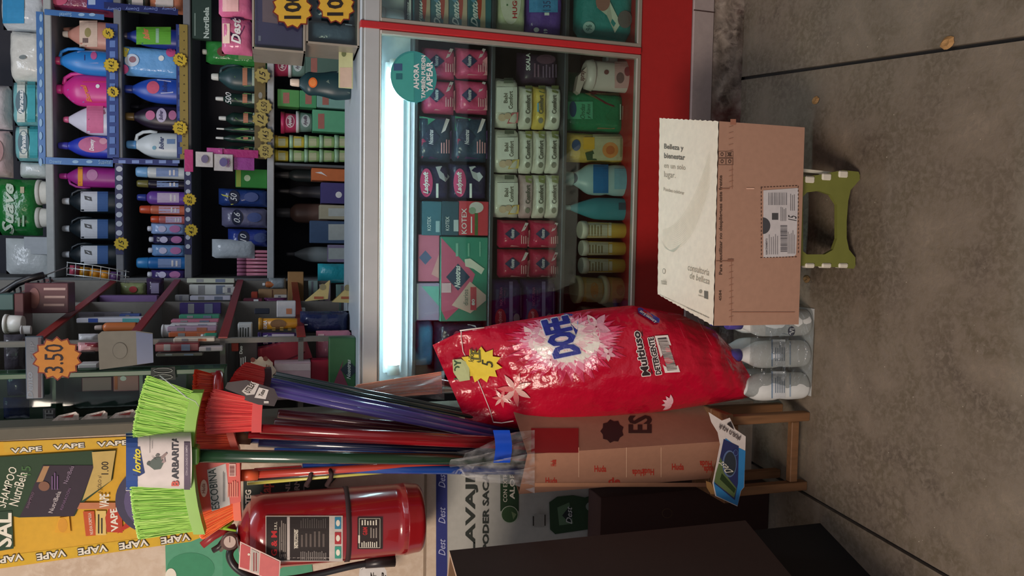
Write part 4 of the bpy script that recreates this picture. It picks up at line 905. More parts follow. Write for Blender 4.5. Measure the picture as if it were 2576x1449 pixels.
g = broom('red broom with a black card label, farthest right of the brooms', ((668, 925), (674, 948), (660, 985)), ((622, 912), (590, 930), (574, 978)), 1.80, .022, RR, 1800, (60, 30, 34, 'p'), 14, (((672, 972), 1.80, .0115, (84, 76, 150, 's')), dict(b=(1330, 1108), Yb=1.90)))
M().prism(PY([(572, 962), (620, 956), (690, 978), (700, 1000), (690, 1022), (650, 1018), (590, 998), (566, 976)], 1.685), (0, .001, 0), (46, 32, 36, 'p')).build('card_label', g)
flat([('q', 'DUPLEX', (622, 992), (642, 962), (612, 988), 'b', (200, 196, 190, 'm')), ('q', 'HUDA', (648, 996), (660, 976), (644, 994), 'b', KK)][:1]+[('p', [(608, 984), (632, 960), (652, 966), (640, 992), (620, 994)], (196, 190, 186, 'm')), ('q', 'UTILEX', (628, 990), (644, 966), (614, 984), 'b', KK), ('p', [(640, 1000), (652, 974), (676, 980), (668, 1004)], (206, 200, 196, 'm')), ('q', 'Tutos', (660, 998), (668, 982), (650, 994), 'b', KK), ('r', 664, 1008, 676, 1014, (200, 196, 190, 'm'))], 1.685, 'lettering', g)
# loose handles of brooms whose heads are hidden
HD = [('violet broom handle, front one of the violet bundle', (672, 984), 1.795, .0085, (96, 88, 168, 's'), (1330, 1120), 1.88),
 ('violet broom handle with pale glints, rearmost of the violet bundle', (676, 958), 1.84, .0085, (70, 66, 132, 's'), (1330, 1096), 1.93),
 ('thin dark green stick right of the violet handles', (688, 948), 1.86, .0055, (34, 58, 52, 's'), (1330, 1078), 1.95),
 ('thin grey green stick, rightmost of the bundle', (694, 940), 1.90, .0055, (60, 72, 74, 's'), (1330, 1066), 1.96),
 ('dark maroon stick leaning between the violet and red handles', (700, 1040), 1.82, .0100, (74, 22, 30, 's'), (1330, 1102), 1.92),
 ('slim brown stick under the red broom', (690, 1062), 1.86, .0090, (84, 30, 34, 's'), (1330, 1108), 1.95),
 ('bright red handle with a line of glints', (625, 1092), 1.73, .0095, (156, 24, 34, 's'), (1330, 1124), 1.84),
 ('navy blue handle next to the bright red one', (650, 1112), 1.76, .0115, (20, 30, 62, 's'), (1330, 1136), 1.86),
 ('royal blue handle right of the dark green one', (690, 1128), 1.78, .0105, (22, 62, 128, 's'), (1330, 1144), 1.87),
 ('slim red stick just left of the dark green handle', (640, 1184), 1.76, .0055, (160, 40, 36, 's'), (1330, 1140), 1.92),
 ('slim salmon stick left of the dark green handle', (640, 1192), 1.75, .0050, (206, 84, 66, 's'), (1330, 1146), 1.91),
 ('slim black stick in the orange bundle', (640, 1205), 1.77, .0050, (40, 24, 26, 's'), (1330, 1154), 1.93),
 ('thin yellow stick, outermost of the leaning sticks', (622, 1216), 1.78, .0045, (196, 190, 84, 's'), (1330, 1156), 1.92),
 ('thin lime stick behind the yellow one', (628, 1209), 1.79, .0045, (120, 130, 44, 's'), (1330, 1150), 1.94),
 ('blue handle, leftmost and nearest the extinguisher', (760, 1176), 1.74, .0115, (30, 70, 150, 's'), (1338, 1184), 1.835)]
for lb_, a, Ya, r, c, b, Yb in HD:
    A_ = P(*a, Ya); B_ = P(*b, Yb); D2 = (B_-A_)
    o = M().tube([A_, A_.lerp(B_, .5), B_+D2*.05], r, c, 10).build('broomstick', None, A_)
    tag(o, lb_, 'broom handle', 'loose broom handles')
t = thing('twine', P(810, 1195, 1.73), 'dark strap tied around the leaning orange and yellow sticks', 'strap')
for x in (778, 830): M().tube([P(x, 1182, 1.735), P(x+4, 1192, 1.722), P(x+2, 1204, 1.73), P(x-8, 1220, 1.75), P(x-4, 1222, 1.80), P(x, 1195, 1.82), P(x, 1182, 1.80)], .005, (50, 28, 28, 'm'), 6).build('loop', t)
# ================================================================ upside-down hang card at the carton's foot
Yh = 1.715
t = thing('blister_card', P(1830, 1160, Yh), 'blue and white sponge card hanging upside down at the foot of the broom carton', 'card')
o1 = [(1783, 1037), (1816, 1058), (1836, 1051), (1850, 1080), (1876, 1098), (1872, 1225), (1864, 1235), (1855, 1274), (1800, 1248), (1793, 1215), (1812, 1118), (1806, 1088), (1790, 1062)]
M().prism(PY(o1, Yh), (0, .0015, 0), (216, 206, 200, 'm')).build('card', t)
it = [('p', [(1825, 1102), (1858, 1126), (1875, 1134), (1871, 1225), (1863, 1235), (1855, 1272), (1802, 1247), (1795, 1215)], (50, 130, 190, 'p')),
      ('p', [(1820, 1104), (1858, 1122), (1856, 1215), (1848, 1258), (1797, 1216)], (44, 50, 96, 'p')), ('p', [(1812, 1150), (1800, 1190), (1796, 1212), (1846, 1252), (1852, 1228), (1830, 1200)], (96, 116, 70, 'p')), ('p', [(1815, 1190), (1850, 1230), (1846, 1240), (1810, 1205)], (40, 60, 30, 'p')),
      ('e', 1834, 1166, 18, 34, (90, 110, 150, 'm')), ('e', 1835, 1166, 15, 30, (40, 48, 56, 'm')), ('q', 'Dest', (1844, 1186), (1816, 1158), (1828, 1192), 'i', CRM), ('e', 1849, 1138, 6, 8, (90, 120, 170, 'm')), ('e', 1849, 1138, 5, 7, (44, 50, 96, 'p')),
      ('p', [(1836, 1060), (1845, 1081), (1826, 1066)], (40, 30, 30, 'm')), ('q', '¡PÍDELO AQUÍ!', (1862, 1095), (1808, 1062), (1860, 1111), 'b', (60, 44, 44, 'm'))]
flat(it, Yh, 'printing', t)
M().prism(PY([(1776, 1210), (1788, 1214), (1800, 1236), (1798, 1244), (1788, 1243), (1778, 1226)], Yh+.003), (0, .001, 0), (150, 110, 60, 'm')).build('tab', t)
# ================================================================ litter on the floor
for (x, y, r, lb_) in ((2385, 108, 13, 'crumpled tan scrap lying on the floor joint'), (2053, 252, 10, 'small yellow scrap on the floor near the plinth'), (2030, 702, 10, 'brown torn scrap beside the green stool')):
    c = PZ(x, y, 0); k = .0011*r; m = M(); n = 14; vs = []
    for rr, zz in ((0, .004), (.55, .007), (1, .002)):
        for q in range(n): vs.append(c+Vector((k*rr*(1+.3*noise.noise(Vector((q*2, x, rr))))*math.cos(q*6.283/n), k*rr*(1.3+.5*noise.noise(Vector((q*1.7, y, rr))))*math.sin(q*6.283/n), zz+.003*noise.noise(Vector((q, rr*9, x))))))
    fs = [(j*n+i, j*n+(i+1) % n, (j+1)*n+(i+1) % n, (j+1)*n+i) for j in (0, 1) for i in range(n)]
    tag(m.add(vs, fs, (176, 132, 80, 'm') if x != 2030 else (120, 92, 54, 'm')).build('paper_scrap', None, c), lb_, 'scrap')
m = M()
for q in range(60):
    x, y = RND.uniform(2080, 2570), RND.uniform(20, 1400); c = PZ(x, y, 0); r = RND.uniform(.0006, .0016)
    m.add([c+Vector((r, 0, .0002)), c+Vector((0, r, .0004)), c+Vector((-r, 0, .0002)), c+Vector((0, -r, .0002)), c+Vector((0, 0, r*1.4))], [(0, 1, 4), (1, 2, 4), (2, 3, 4), (3, 0, 4)], (190, 180, 160, 'm'))
tag(m.build('grit'), 'pale grit scattered over the concrete floor', 'grit', kind='stuff')
# ================================================================ goods in the counter
def nos(x0, y0, x1, y1, dk=(44, 44, 84, 'm'), s='Nosotras', pale=(226, 150, 160, 'f')):
    cx, cy = x0+(x1-x0)*.42, (y0+y1)/2; h_ = (y1-y0)
    return [('p', [(x0+(x1-x0)*.3, y1-4), (x1-4, y0+h_*.35), (x1-4, y1-4)], pale), ('d', cx-(x1-x0)*.04, cy, (x1-x0)*.25, h_*.22, dk), ('t', s, cx-(x1-x0)*.11, cy-h_*.16, cx+(x1-x0)*.02, cy+h_*.16, (220, 214, 224, 'm'), 'bi'),
            ('p', [(x1-(x1-x0)*.34, y0+h_*.42), (x1-(x1-x0)*.22, y0+h_*.36), (x1-(x1-x0)*.1, y0+h_*.12), (x1-(x1-x0)*.2, y0+h_*.1)], (232, 216, 220, 'm')), lines(x1-(x1-x0)*.36, y0+h_*.55, x1-(x1-x0)*.08, y0+h_*.85, 4, (236, 170, 180, 'm'))]
YI = YC+.045; gp = 'pink pad packs at the right end of the upper shelf'
MG = (206, 74, 116, 'f')
for i, (x0, x1) in enumerate(((1150, 1229), (1066, 1148))):
    for j, (y0, y1) in enumerate(((115, 194), (198, 282))):
        b = (x0, y0, x1, y1); pouch(b, YI, zA*0+zB if i == 0 else P(1149, 200, YI).z, .075, MG, 'pad_pack', 'pink pad pack with dark diamond, %s row, %s column behind the round sticker' % (('lower', 'upper')[i], ('right', 'left')[j]), nos(*b), 'pack', gp, 6)
TL = (58, 74, 96, 'f')
for i, (x0, x1) in enumerate(((1140, 1229), (1050, 1139))):
    b = (x0, 287, x1, 404); pouch(b, YI, zB if i == 0 else P(1139.5, 345, YI).z, .08, TL, 'pad_pack', 'dark teal pad pack with pink corners, %s of the stacked pair' % ('lower', 'upper')[i],
        [('p', [(x0+4, 292), (x0+4, 330), (x0+45, 300)], (70, 140, 110, 'f')), ('p', [(x0+10, 400), (x1-40, 345), (x0+10, 350)], (170, 60, 100, 'f'))]+nos(x0, 287, x1, 404, (40, 50, 80, 'm'), 'Nosotras', (90, 60, 110, 'f')), 'pack', None, 6)
for i, (x0, x1) in enumerate(((1134, 1229), (1050, 1133))):
    b = (x0, 410, x1, 503); pouch(b, YI, zB if i == 0 else P(1133.5, 455, YI).z, .08, (52, 46, 80, 'f'), 'pad_pack', 'navy pad pack with a pink oval logo, %s of the stacked pair' % ('lower', 'upper')[i],
        [('e', x0+22, 460, 16, 36, (196, 60, 110, 'm')), ('t', 'Ladysoft', x0+14, 432, x0+30, 488, WH, 'bi'), ('p', [(x0+45, 420), (x0+60, 418), (x0+80, 445), (x0+70, 458), (x0+55, 448)], (206, 206, 214, 'm')), ('r', x0+46, 462, x0+52, 498, WH)], 'pack', None, 6)
carton((1155, 506, 1229, 592), YI, zB, .08, (206, 62, 76, 'm'), 'pad_box', 'red pad box with white lettering and a flower', [('t', 'KOTEX', 1161, 524, 1174, 588, WH, ''), ('r', 1194, 530, 1202, 592, (80, 110, 60, 'm')), ('e', 1198, 522, 18, 14, (214, 206, 206, 'm')), ('e', 1188, 530, 9, 9, (150, 170, 150, 'm')), ('r', 1184, 545, 1187, 586, WH)])
carton((1112, 506, 1154, 592), YI, P(1154.5, 550, YI).z, .08, (44, 80, 96, 'm'), 'pad_box', 'dark teal pad box with barcode on the red box', [('t', 'KOTEX', 1121, 545, 1130, 580, WH, ''), ('r', 1141, 553, 1153, 582, (190, 200, 206, 'm'))])
carton((1062, 506, 1111, 592), YI, P(1111.5, 550, YI).z, .08, (60, 110, 128, 'm'), 'pad_box', 'pale teal pad box, topmost of the three in the middle', [('t', 'KOTEX', 1075, 545, 1084, 580, WH, ''), ('r', 1096, 556, 1106, 584, (160, 190, 200, 'm'))])
b = (1108, 596, 1229, 808)
carton(b, YI, zB, .10, (64, 146, 124, 'p'), 'liner_box', 'large green and pink daily liner box with a dark diamond', [('p', [(1110, 598), (1110, 780), (1122, 806), (1170, 760), (1195, 690)], (206, 96, 128, 'p')), ('d', 1152, 697, 30, 34, (46, 64, 92, 'm')), ('t', 'Nosotras', 1143, 668, 1158, 724, WH, 'bi'),
   ('p', [(1136, 768), (1182, 708), (1222, 742), (1222, 756), (1183, 788)], (222, 190, 178, 'm')), ('r', 1183, 722, 1198, 780, (206, 84, 96, 'm')), ('t', 'diarios', 1165, 728, 1177, 768, (110, 120, 110, 'm')), ('t', '80', 1186, 752, 1194, 768, WH, 'b'), ('p', [(1168, 652), (1182, 650), (1218, 676), (1210, 690), (1190, 676), (1170, 670)], (220, 220, 206, 'm')),
   ('r', 1146, 612, 1152, 645, (130, 190, 170, 'm')), ('r', 1176, 612, 1180, 645, (130, 190, 170, 'm')), ('r', 1205, 608, 1208, 645, (130, 190, 170, 'm')), ('r', 1110, 712, 1134, 736, (220, 180, 190, 'm'))])
carton((1052, 590, 1107, 708), YI+.01, P(1107.5, 650, YI).z, .09, (216, 120, 150, 'p'), 'pad_box', 'pink box lying on the large green liner box', [('d', 1070, 648, 16, 18, (96, 110, 150, 'm')), ('p', [(1085, 690), (1104, 640), (1104, 700)], (230, 170, 170, 'm'))])
carton((1046, 712, 1107, 806), YI+.01, P(1107.5, 760, YI).z, .09, (176, 160, 196, 'p'), 'pad_box', 'lilac and mint box lying left on the green liner box', [('p', [(1060, 720), (1104, 720), (1104, 770)], (120, 190, 180, 'm')), ('r', 1048, 714, 1052, 804, WH)])
pouch((1048, 812, 1085, 925), YI+.02, P(1097, 870, YI).z, .09, (60, 150, 200, 'f'), 'diaper_pack', 'bright blue pack at the left end of the upper shelf', [], 'pack', None, 6)
pouch((1098, 812, 1229, 880), YI, zB, .09, (44, 44, 70, 'f'), 'pad_pack', 'dark navy pad pack beside the large green liner box', [('p', [(1175, 815), (1195, 818), (1205, 840), (1185, 846)], (190, 190, 206, 'm')), ('e', 1150, 850, 12, 18, (170, 60, 90, 'm'))], 'pack', None, 6)
pouch((1100, 884, 1229, 955), YI, zB, .09, (52, 58, 76, 'f'), 'pad_pack', 'slate grey pack at the far left of the upper shelf', [], 'pack', None, 6)
# middle shelf
pouch((1310, 128, 1410, 212), YI+.03, zC, .09, (62, 42, 66, 'p'), 'cream_tub', 'dark purple hair cream pack with pale lettering', [('t', 'SKALA', 1322, 134, 1333, 178, WH, 'b'), ('l', 1362, 160, 1402, 196, 5, (120, 96, 124, 'm')), ('e', 1372, 150, 24, 12, (96, 62, 84, 'm')), ('l', 1340, 158, 1358, 195, 2, (130, 96, 120, 'm'))], 'pack', None, 6)
WP = (226, 222, 212, 'f')
def wp_top(b, acc, lb_):
    x0, y0, x1, y1 = b; h_ = y1-y0
    d = [('r', x0+14, y0+h_*.22, x1-9, y0+h_*.72, (238, 236, 230, 'p')), ('t', 'Babi', x0+32, y0+h_*.34, x0+42, y0+h_*.54, (110, 104, 92, 'm'), 'b'), ('t', 'Comfort', x0+44, y0+h_*.3, x0+55, y0+h_*.66, (110, 104, 92, 'm'), 'b'), ('p', [(x0+40, y1-6), (x1-8, y1-8), (x1-6, y0+h_*.72), (x0+52, y0+h_*.74)], acc),
         ('e', x0+28, y1-h_*.17, 10, 9, (214, 186, 160, 'm')), ('e', x0+42, y1-h_*.2, 9, 8, (206, 176, 150, 'm')), ('r', x0+32, y0+5, x0+56, y0+h_*.14, (120, 126, 110, 'm'))]
    return pouch(b, YI, P(x1+.5, (y0+y1)/2, YI).z, .075, WP, 'wipes_pack', lb_, d, 'wipes', 'baby wipes on the middle shelf', 5)
wp_top((1234, 192, 1309, 318), (222, 120, 130, 'f'), 'white baby wipes pack with pink corner, right one of the top row')
wp_top((1236, 322, 1311, 432), (226, 200, 120, 'f'), 'white baby wipes pack with yellow corner, middle one of the top row')
wp_top((1236, 436, 1311, 546), (232, 196, 110, 'f'), 'white baby wipes pack with yellow corner, left one of the top row')
nm = ('second layer', 'third layer', 'bottom layer'); cn = ('right', 'middle', 'left')
for j, (y0, y1) in enumerate(((212, 322), (326, 434), (438, 548))):
    for i, (x0, x1) in enumerate(((1312, 1344), (1345, 1377), (1378, 1411))):
        c = (226, 196, 100, 'f') if (j, i) == (0, 1) else ((206, 176, 180, 'f') if (j, i) == (2, 0) else WP)
        g_ = (170, 176, 110, 'f')
        pouch((x0, y0, x1, y1), YI, zC if i == 2 else P(x1+.5, (y0+y1)/2, YI).z, .075, c, 'wipes_pack', 'side-on baby wipes pack, %s of the %s column%s' % (nm[i], cn[j], ', yellow' if (j, i) == (0, 1) else (', pinkish' if (j, i) == (2, 0) else '')),
              [('t', 'Comfort', x0+9, y0+28, x0+21, y0+75, (100, 96, 84, 'm'), 'b'), ('e', x0+14, y1-18, 6, 7, (130, 126, 112, 'm')), ('p', [(x0+8, y0+4), (x1-6, y0+4), (x1-8, y0+24), (x0+10, y0+20)], g_)]+([('r', x0+5, y0+48, x0+9, y0+70, (110, 170, 200, 'm'))] if (j, i) == (0, 1) else []), 'wipes', 'baby wipes on the middle shelf', 4)
RP = (186, 34, 76, 'f')
for i, (x0, x1) in enumerate(((1337, 1410), (1259, 1336))):
    for j, (y0, y1) in enumerate(((553, 624), (627, 700))):
        b = (x0, y0, x1, y1); pouch(b, YI, zC if i == 0 else P(1336.5, 620, YI).z, .08, RP, 'pad_pack', 'crimson pad pack with navy diamond, %s row, %s column on the middle shelf' % (('lower', 'upper')[i], ('right', 'left')[j]), nos(*b), 'pack', 'crimson pad packs on the middle shelf', 6)
for i, (x0, x1) in enumerate(((1318, 1410), (1236, 1317))):
    b = (x0, 704, x1, 826); pouch(b, YI, zC if i == 0 else P(1317.5, 760, YI).z, .09, (70, 40, 110, 'f'), 'pad_pack', 'deep purple night pad pack with lilac stripe, %s one' % ('lower', 'upper')[i],
        [('r', x0+44, 708, x0+53, 822, (150, 130, 180, 'm')), ('t', 'NOCTURNA', x0+20, 722, x0+27, 768, (190, 90, 150, 'm')), ('t', 'ultra fina', x0+30, 730, x0+34, 765, (150, 80, 140, 'm')), ('e', x0+22, 802, 14, 26, (180, 40, 60, 'm')), ('t', 'Ladysoft', x0+16, 782, x0+27, 822, (230, 150, 160, 'm'), 'bi'), ('r', x0+72, 724, x0+74, 800, (120, 100, 150, 'm')), ('e', x0+62, 800, 8, 12, (150, 130, 150, 'm'))], 'pack', None, 6)
carton((1240, 832, 1410, 940), YI+.03, zC, .1, (46, 44, 60, 'm'), 'pad_box', 'dark box at the left end of the middle shelf', [])
# bottom row
YB_ = YC+.06
SPR = (214, 200, 196, 'p')
t = bottle((1478, 150, 1592, 226), YB_+.01, zD, 'round', SPR, SPR, 'spray_bottle', 'white spray bottle with pink label and trigger head', [('r', 1546, 155, 1588, 222, (206, 160, 160, 'm')), ('e', 1560, 196, 10, 14, (120, 90, 90, 'm')), ('e', 1578, 180, 8, 12, (150, 60, 70, 'm')), ('e', 1525, 182, 6, 6, (120, 70, 70, 'm'))], handle=None)
m = M(); m.prism(PY([(1448, 228), (1455, 190), (1478, 165), (1482, 168), (1480, 195), (1470, 205), (1458, 236)], YB_+.02), (0, .025, 0), (196, 178, 172, 'p')).build('trigger', t)
flat([('q', 'spray', (1472, 205), (1474, 178), (1460, 203), 'b', (110, 70, 70, 'm'))], YB_+.02, 'lettering', t)
bottle((1524, 132, 1592, 168), YB_+.10, zD, 'round', (226, 214, 206, 'p'), (230, 226, 220, 'p'), 'cream_bottle', 'small white bottle with red print behind the spray bottle', [('r', 1552, 136, 1586, 164, (196, 150, 150, 'm'))])
pouch((1422, 178, 1500, 252), YB_+.13, None, .05, (24, 120, 84, 'f'), 'refill_pouch', 'small glossy green pouch behind the spray trigger', [])
pouch((1418, 228, 1592, 330), YB_+.05, zD, .07, (30, 126, 84, 'f'), 'refill_pouch', 'large green shampoo pouch with brown diagonal panel', [('p', [(1470, 235), (1560, 235), (1545, 325), (1500, 325), (1540, 270)], (150, 130, 90, 'f')), ('r', 1420, 256, 1490, 300, (80, 170, 130, 'm')), ('e', 1440, 275, 9, 20, (34, 70, 110, 'm')), ('t', 'Ondas', 1458, 262, 1470, 300, (30, 90, 60, 'm'), 'i'), ('t', 'y Rizos', 1474, 262, 1486, 300, (30, 90, 60, 'm'), 'i'),
       ('p', [(1478, 232), (1520, 228), (1545, 270), (1520, 262)], (120, 46, 52, 'f')), ('l', 1556, 262, 1582, 302, 4, (170, 210, 190, 'm'))], pw=6)
pouch((1418, 334, 1592, 408), YB_+.04, zD, .07, (214, 180, 92, 'f'), 'refill_pouch', 'yellow shampoo pouch with an orange circle and blue logo', [('r', 1490, 338, 1590, 404, (190, 186, 150, 'm')), ('e', 1534, 378, 20, 20, (216, 146, 80, 'm')), ('e', 1534, 378, 11, 11, (196, 110, 60, 'm')), ('e', 1448, 366, 11, 14, (44, 74, 120, 'm')), ('r', 1466, 346, 1494, 376, (226, 176, 50, 'm')), ('l', 1556, 345, 1586, 395, 3, (150, 150, 110, 'm')), ('p', [(1470, 385), (1490, 380), (1500, 404), (1475, 404)], (60, 80, 50, 'm'))], pw=6)
bottle((1420, 410, 1588, 490), YB_+.01, zD, 'milk', (160, 190, 196, 'p'), (150, 170, 170, 'p'), 'shampoo_bottle', 'pale blue white shampoo bottle with a bright blue panel', [('r', 1492, 414, 1530, 486, (30, 110, 176, 'm')), ('e', 1440, 448, 13, 14, (50, 70, 90, 'm')), ('r', 1545, 424, 1580, 476, (120, 170, 190, 'm'))])
bottle((1424, 496, 1588, 552), YB_+.01, zD, 'cone', (66, 140, 156, 'p'), (170, 200, 200, 'p'), 'shampoo_bottle', 'teal conical bottle with a pale cap', [('r', 1556, 510, 1574, 528, (60, 80, 96, 'm'))])
for (x0, y0, x1, y1, c, lb_) in ((1466, 556, 1588, 602, (206, 196, 170, 'p'), 'white topped cream jar beside the teal bottle'), (1468, 605, 1588, 645, (206, 196, 150, 'p'), 'yellow cream jar, second from the teal bottle'), (1468, 648, 1588, 690, (204, 186, 130, 'p'), 'yellow cream jar, third from the teal bottle')):
    tub((x0, y0, x1, y1), YB_, zD, (206, 166, 70, 'p'), (226, 220, 206, 'p'), 'cream_jar', lb_, [('r', x0+64, y0+4, x0+72, y1-4, (226, 216, 190, 'm')), ('r', x0+10, y0+4, x0+62, y1-4, (200, 192, 170, 'm')), ('l', x0+12, y0+8, x0+50, y1-8, 5, (140, 120, 80, 'm'))], 'jar', 'cream jars on the counter bottom', .12)
tub((1522, 694, 1590, 768), YB_, zD, (206, 150, 76, 'p'), (220, 206, 170, 'p'), 'cream_jar', 'wide orange cream jar, lower of the stacked pair', [('r', 1540, 700, 1584, 762, (206, 140, 80, 'm')), ('e', 1560, 730, 10, 14, (190, 110, 60, 'm'))], 'jar')
tub((1456, 694, 1521, 766), YB_, P(1521.5, 730, YB_).z, (206, 160, 86, 'p'), (216, 200, 160, 'p'), 'cream_jar', 'wide orange cream jar, upper of the stacked pair', [('r', 1475, 700, 1515, 760, (190, 160, 110, 'm')), ('e', 1495, 730, 10, 20, (206, 140, 70, 'm'))], 'jar')
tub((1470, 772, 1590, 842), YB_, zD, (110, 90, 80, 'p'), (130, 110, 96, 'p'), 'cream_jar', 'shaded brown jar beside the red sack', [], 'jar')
# right-hand pane
for i, (x0, x1) in enumerate(((1178, 1222), (1131, 1176), (1085, 1129), (1039, 1083))):
    k = (0, 1, 2, 0)[i]
    carton((x0, -150, x1, 72), YI, zB if i == 0 else P(x1+.8, -40, YI).z, .045, (64, 116, 128, 'p'), 'toothpaste_box', 'long toothpaste box behind the right pane, %s of the stack' % ('lowest', 'second from below', 'third from below', 'topmost')[i],
           [('r', x0+30, -60, x1-1, 71, (206, 180, 150, 'm')), ('e', x0+28, -10, 6, 60, (190, 70, 50, 'm')), ('q', 'Dento', (x0+24, 68), (x0+24, 3), (x0+6, 63), 'bi', WH), ('p', [(x0+2, -2), (x0+14, 8), (x0+26, -12), (x0+26, -60), (x0+2, -60)], (110, 160, 190, 'm'))], 'box', 'toothpaste boxes in the counter')
carton((1022, -150, 1036, 72), YI, P(1037.5, -40, YI).z, .04, (40, 46, 60, 'p'), 'toothpaste_box', 'thin black and white toothpaste box on top of the teal stack', [('r', 1029, -100, 1034, 70, WH), ('t', 'Kolynos', 1024, 5, 1029, 60, WH, 'bi')], 'box')
tub((958, 12, 1018, 68), YI+.02, P(1021.5, 40, YI).z, (236, 236, 236, 'p'), (226, 216, 222, 'p'), 'white_cup', 'plain white cup shining under the lamp, top right', [], 'cup')
b = (1250, -60, 1326, 78)
pouch(b, YI, P(1327.5, 10, YI).z, .07, (206, 210, 176, 'f'), 'wipes_pack', 'pale green baby wipes pack with red lettering behind the right pane', [('e', 1284, 0, 26, 62, (226, 222, 206, 'm')), ('t', 'HUGGIES', 1288, -38, 1300, 47, (196, 60, 66, 'm'), 'b'), ('r', 1273, 11, 1277, 16, (110, 140, 100, 'm'))], 'wipes', None, 6)
pouch((1328, -60, 1409, 84), YI, zC, .08, (104, 70, 160, 'f'), 'diaper_pack', 'purple and blue diaper pack with numbers behind the right pane', [('r', 1330, -55, 1402, 32, (80, 150, 206, 'f')), ('t', '135', 1365, 3, 1384, 28, (60, 80, 130, 'm'), ''), ('e', 1348, 76, 7, 6, WH), ('t', '19', 1366, 74, 1376, 84, WH, 'b'), ('r', 1368, 33, 1380, 40, WH)], 'pack', None, 6)
pouch((1456, -80, 1594, 90), YB_, zD, .09, (60, 150, 150, 'f'), 'diaper_pack', 'teal diaper pack with a white round mark behind the right pane', [('e', 1480, 70, 15, 15, (176, 210, 206, 'm')), ('t', '96', 1472, 63, 1488, 78, (90, 130, 130, 'm'), 'b'), ('p', [(1500, -60), (1530, 0), (1560, 60), (1545, 84), (1525, 40), (1500, 20)], (214, 216, 200, 'm')), ('e', 1515, 5, 18, 24, (176, 120, 110, 'm')), ('e', 1570, 50, 18, 22, (120, 110, 110, 'm'))], 'pack', None, 6)
# ================================================================ bins standing on the counter top (right)
def bin_(b, Y, dp, name, label, fill, zs):
    X0, X1, Z0, Z1 = span(b, Y); Z0 = zs if zs is not None else Z0; t = thing(name, ((X0+X1)/2, Y+dp/2, Z0), label, 'bin'); c = (158, 150, 136, 'p'); w_ = .006
    M().box(X0, X0+w_, Y, Y+dp, Z0, Z1, c, .001).build('side', t); M().box(X1-w_, X1, Y, Y+dp, Z0, Z1, c, .001).build('side', t); M().box(X0, X1, Y, Y+dp, Z0, Z0+w_, c, .001).build('base', t); M().box(X0, X1, Y, Y+w_, Z1-w_, Z1, c, .001).build('front_rim', t)
    M().box(X0+w_, X1-w_, Y+.012, Y+.0135, Z0+w_, Z1-w_, GLASS).build('front_panel', t)
    return X0, X1, Z0, Z1
ya = YC+.012
bin_((770, -120, 905, 114), ya, .16, 'display_bin', 'clear fronted bin of plastic bags standing on the counter top', None, zt+.0005)
bin_((634, -120, 768, 128), ya, .16, 'display_bin', 'clear fronted bin of purple sachets stacked on the lower bin', None, P(769, 0, ya).z)
carton((642, -110, 756, 116), ya+.02, P(762, 0, ya).z, .10, (86, 70, 120, 'p'), 'sachet_box', 'purple sachet box filling the upper bin', [('r', 650, 90, 656, 103, (150, 140, 170, 'm')), ('p', [(660, 0), (700, 0), (700, 60), (660, 55)], (150, 110, 130, 'm')), ('l', 700, 30, 740, 60, 3, (120, 100, 150, 'm'))])
for i, (y0, y1) in enumerate(((-90, -10), (-5, 50), (52, 108))):
    pouch((778, y0, 900, y1), ya+.025+.03*(i % 2), zt+.008, .06, (86, 104, 132, 'f'), 'plastic_bag_pack', 'crinkled blue grey bag pack in the lower bin, %s' % ('far right', 'middle', 'leftmost')[i], [], 'pack')
for i, (b, nm_, d_) in enumerate((((556, 40, 640, 132), 'pink purple detergent bag with large script letters on the upper bin', [('t', 'Dest', 582, 46, 606, 112, WH, 'bi'), ('p', [(580, 45), (612, 42), (615, 70), (600, 100), (580, 90)], (70, 50, 84, 'f')), ('r', 560, 60, 578, 110, (226, 200, 180, 'm'))][1:]+[('t', 'Dest', 582, 46, 606, 112, WH, 'bi')]), ((548, -40, 632, 38), 'pink detergent bag cut by the right edge on the upper bin', [('r', 560, -30, 600, 30, (226, 180, 180, 'm'))]))):
    pouch(b, ya+.03, P(633, 50, ya).z, .06, (206, 110, 150, 'f'), 'detergent_bag', nm_, d_, 'bag')
star(736, 22, 48, ya-.004, 12, '100', 'price_star', 'big orange star price tag on the upper counter bin', tb=(714, -20, 758, 48), st_='b')
star(845, 12, 46, ya-.004, 12, '100', 'price_star', 'big orange star price tag on the lower counter bin', tb=(822, -30, 864, 40), st_='b')
X0_, X1_ = P(862, 222, YC+.08).x, P(862, 130, YC+.08).x
t = carton((852, 128, 888, 222), YC+.08, P(888, 170, YC+.08).z, .002, (196, 200, 150, 'm'), 'paper_note', 'long pale yellow price note standing on the counter', [('r', 855, 170, 885, 220, (206, 180, 160, 'm')), ('e', 865, 135, 6, 8, (110, 120, 80, 'm'))], 'note')
# ================================================================ back shelf goods
def gen(x0, y0, x1, y1, c, t1=(226, 220, 216, 'm'), s=None):
    d = [('r', x0+(x1-x0)*.42, y0+(y1-y0)*.15, x0+(x1-x0)*.86, y1-(y1-y0)*.15, c)]
    if s: d.append(('t', s, x0+(x1-x0)*.5, y0+(y1-y0)*.22, x0+(x1-x0)*.62, y1-(y1-y0)*.22, t1, 'bi'))
    d.append(('l', x0+(x1-x0)*.66, y0+(y1-y0)*.25, x0+(x1-x0)*.82, y1-(y1-y0)*.25, 2, t1)); return d
Yq = YS+.03
def RZ(x0, y0, x1, y1): return (x0, y0, x1, y1)
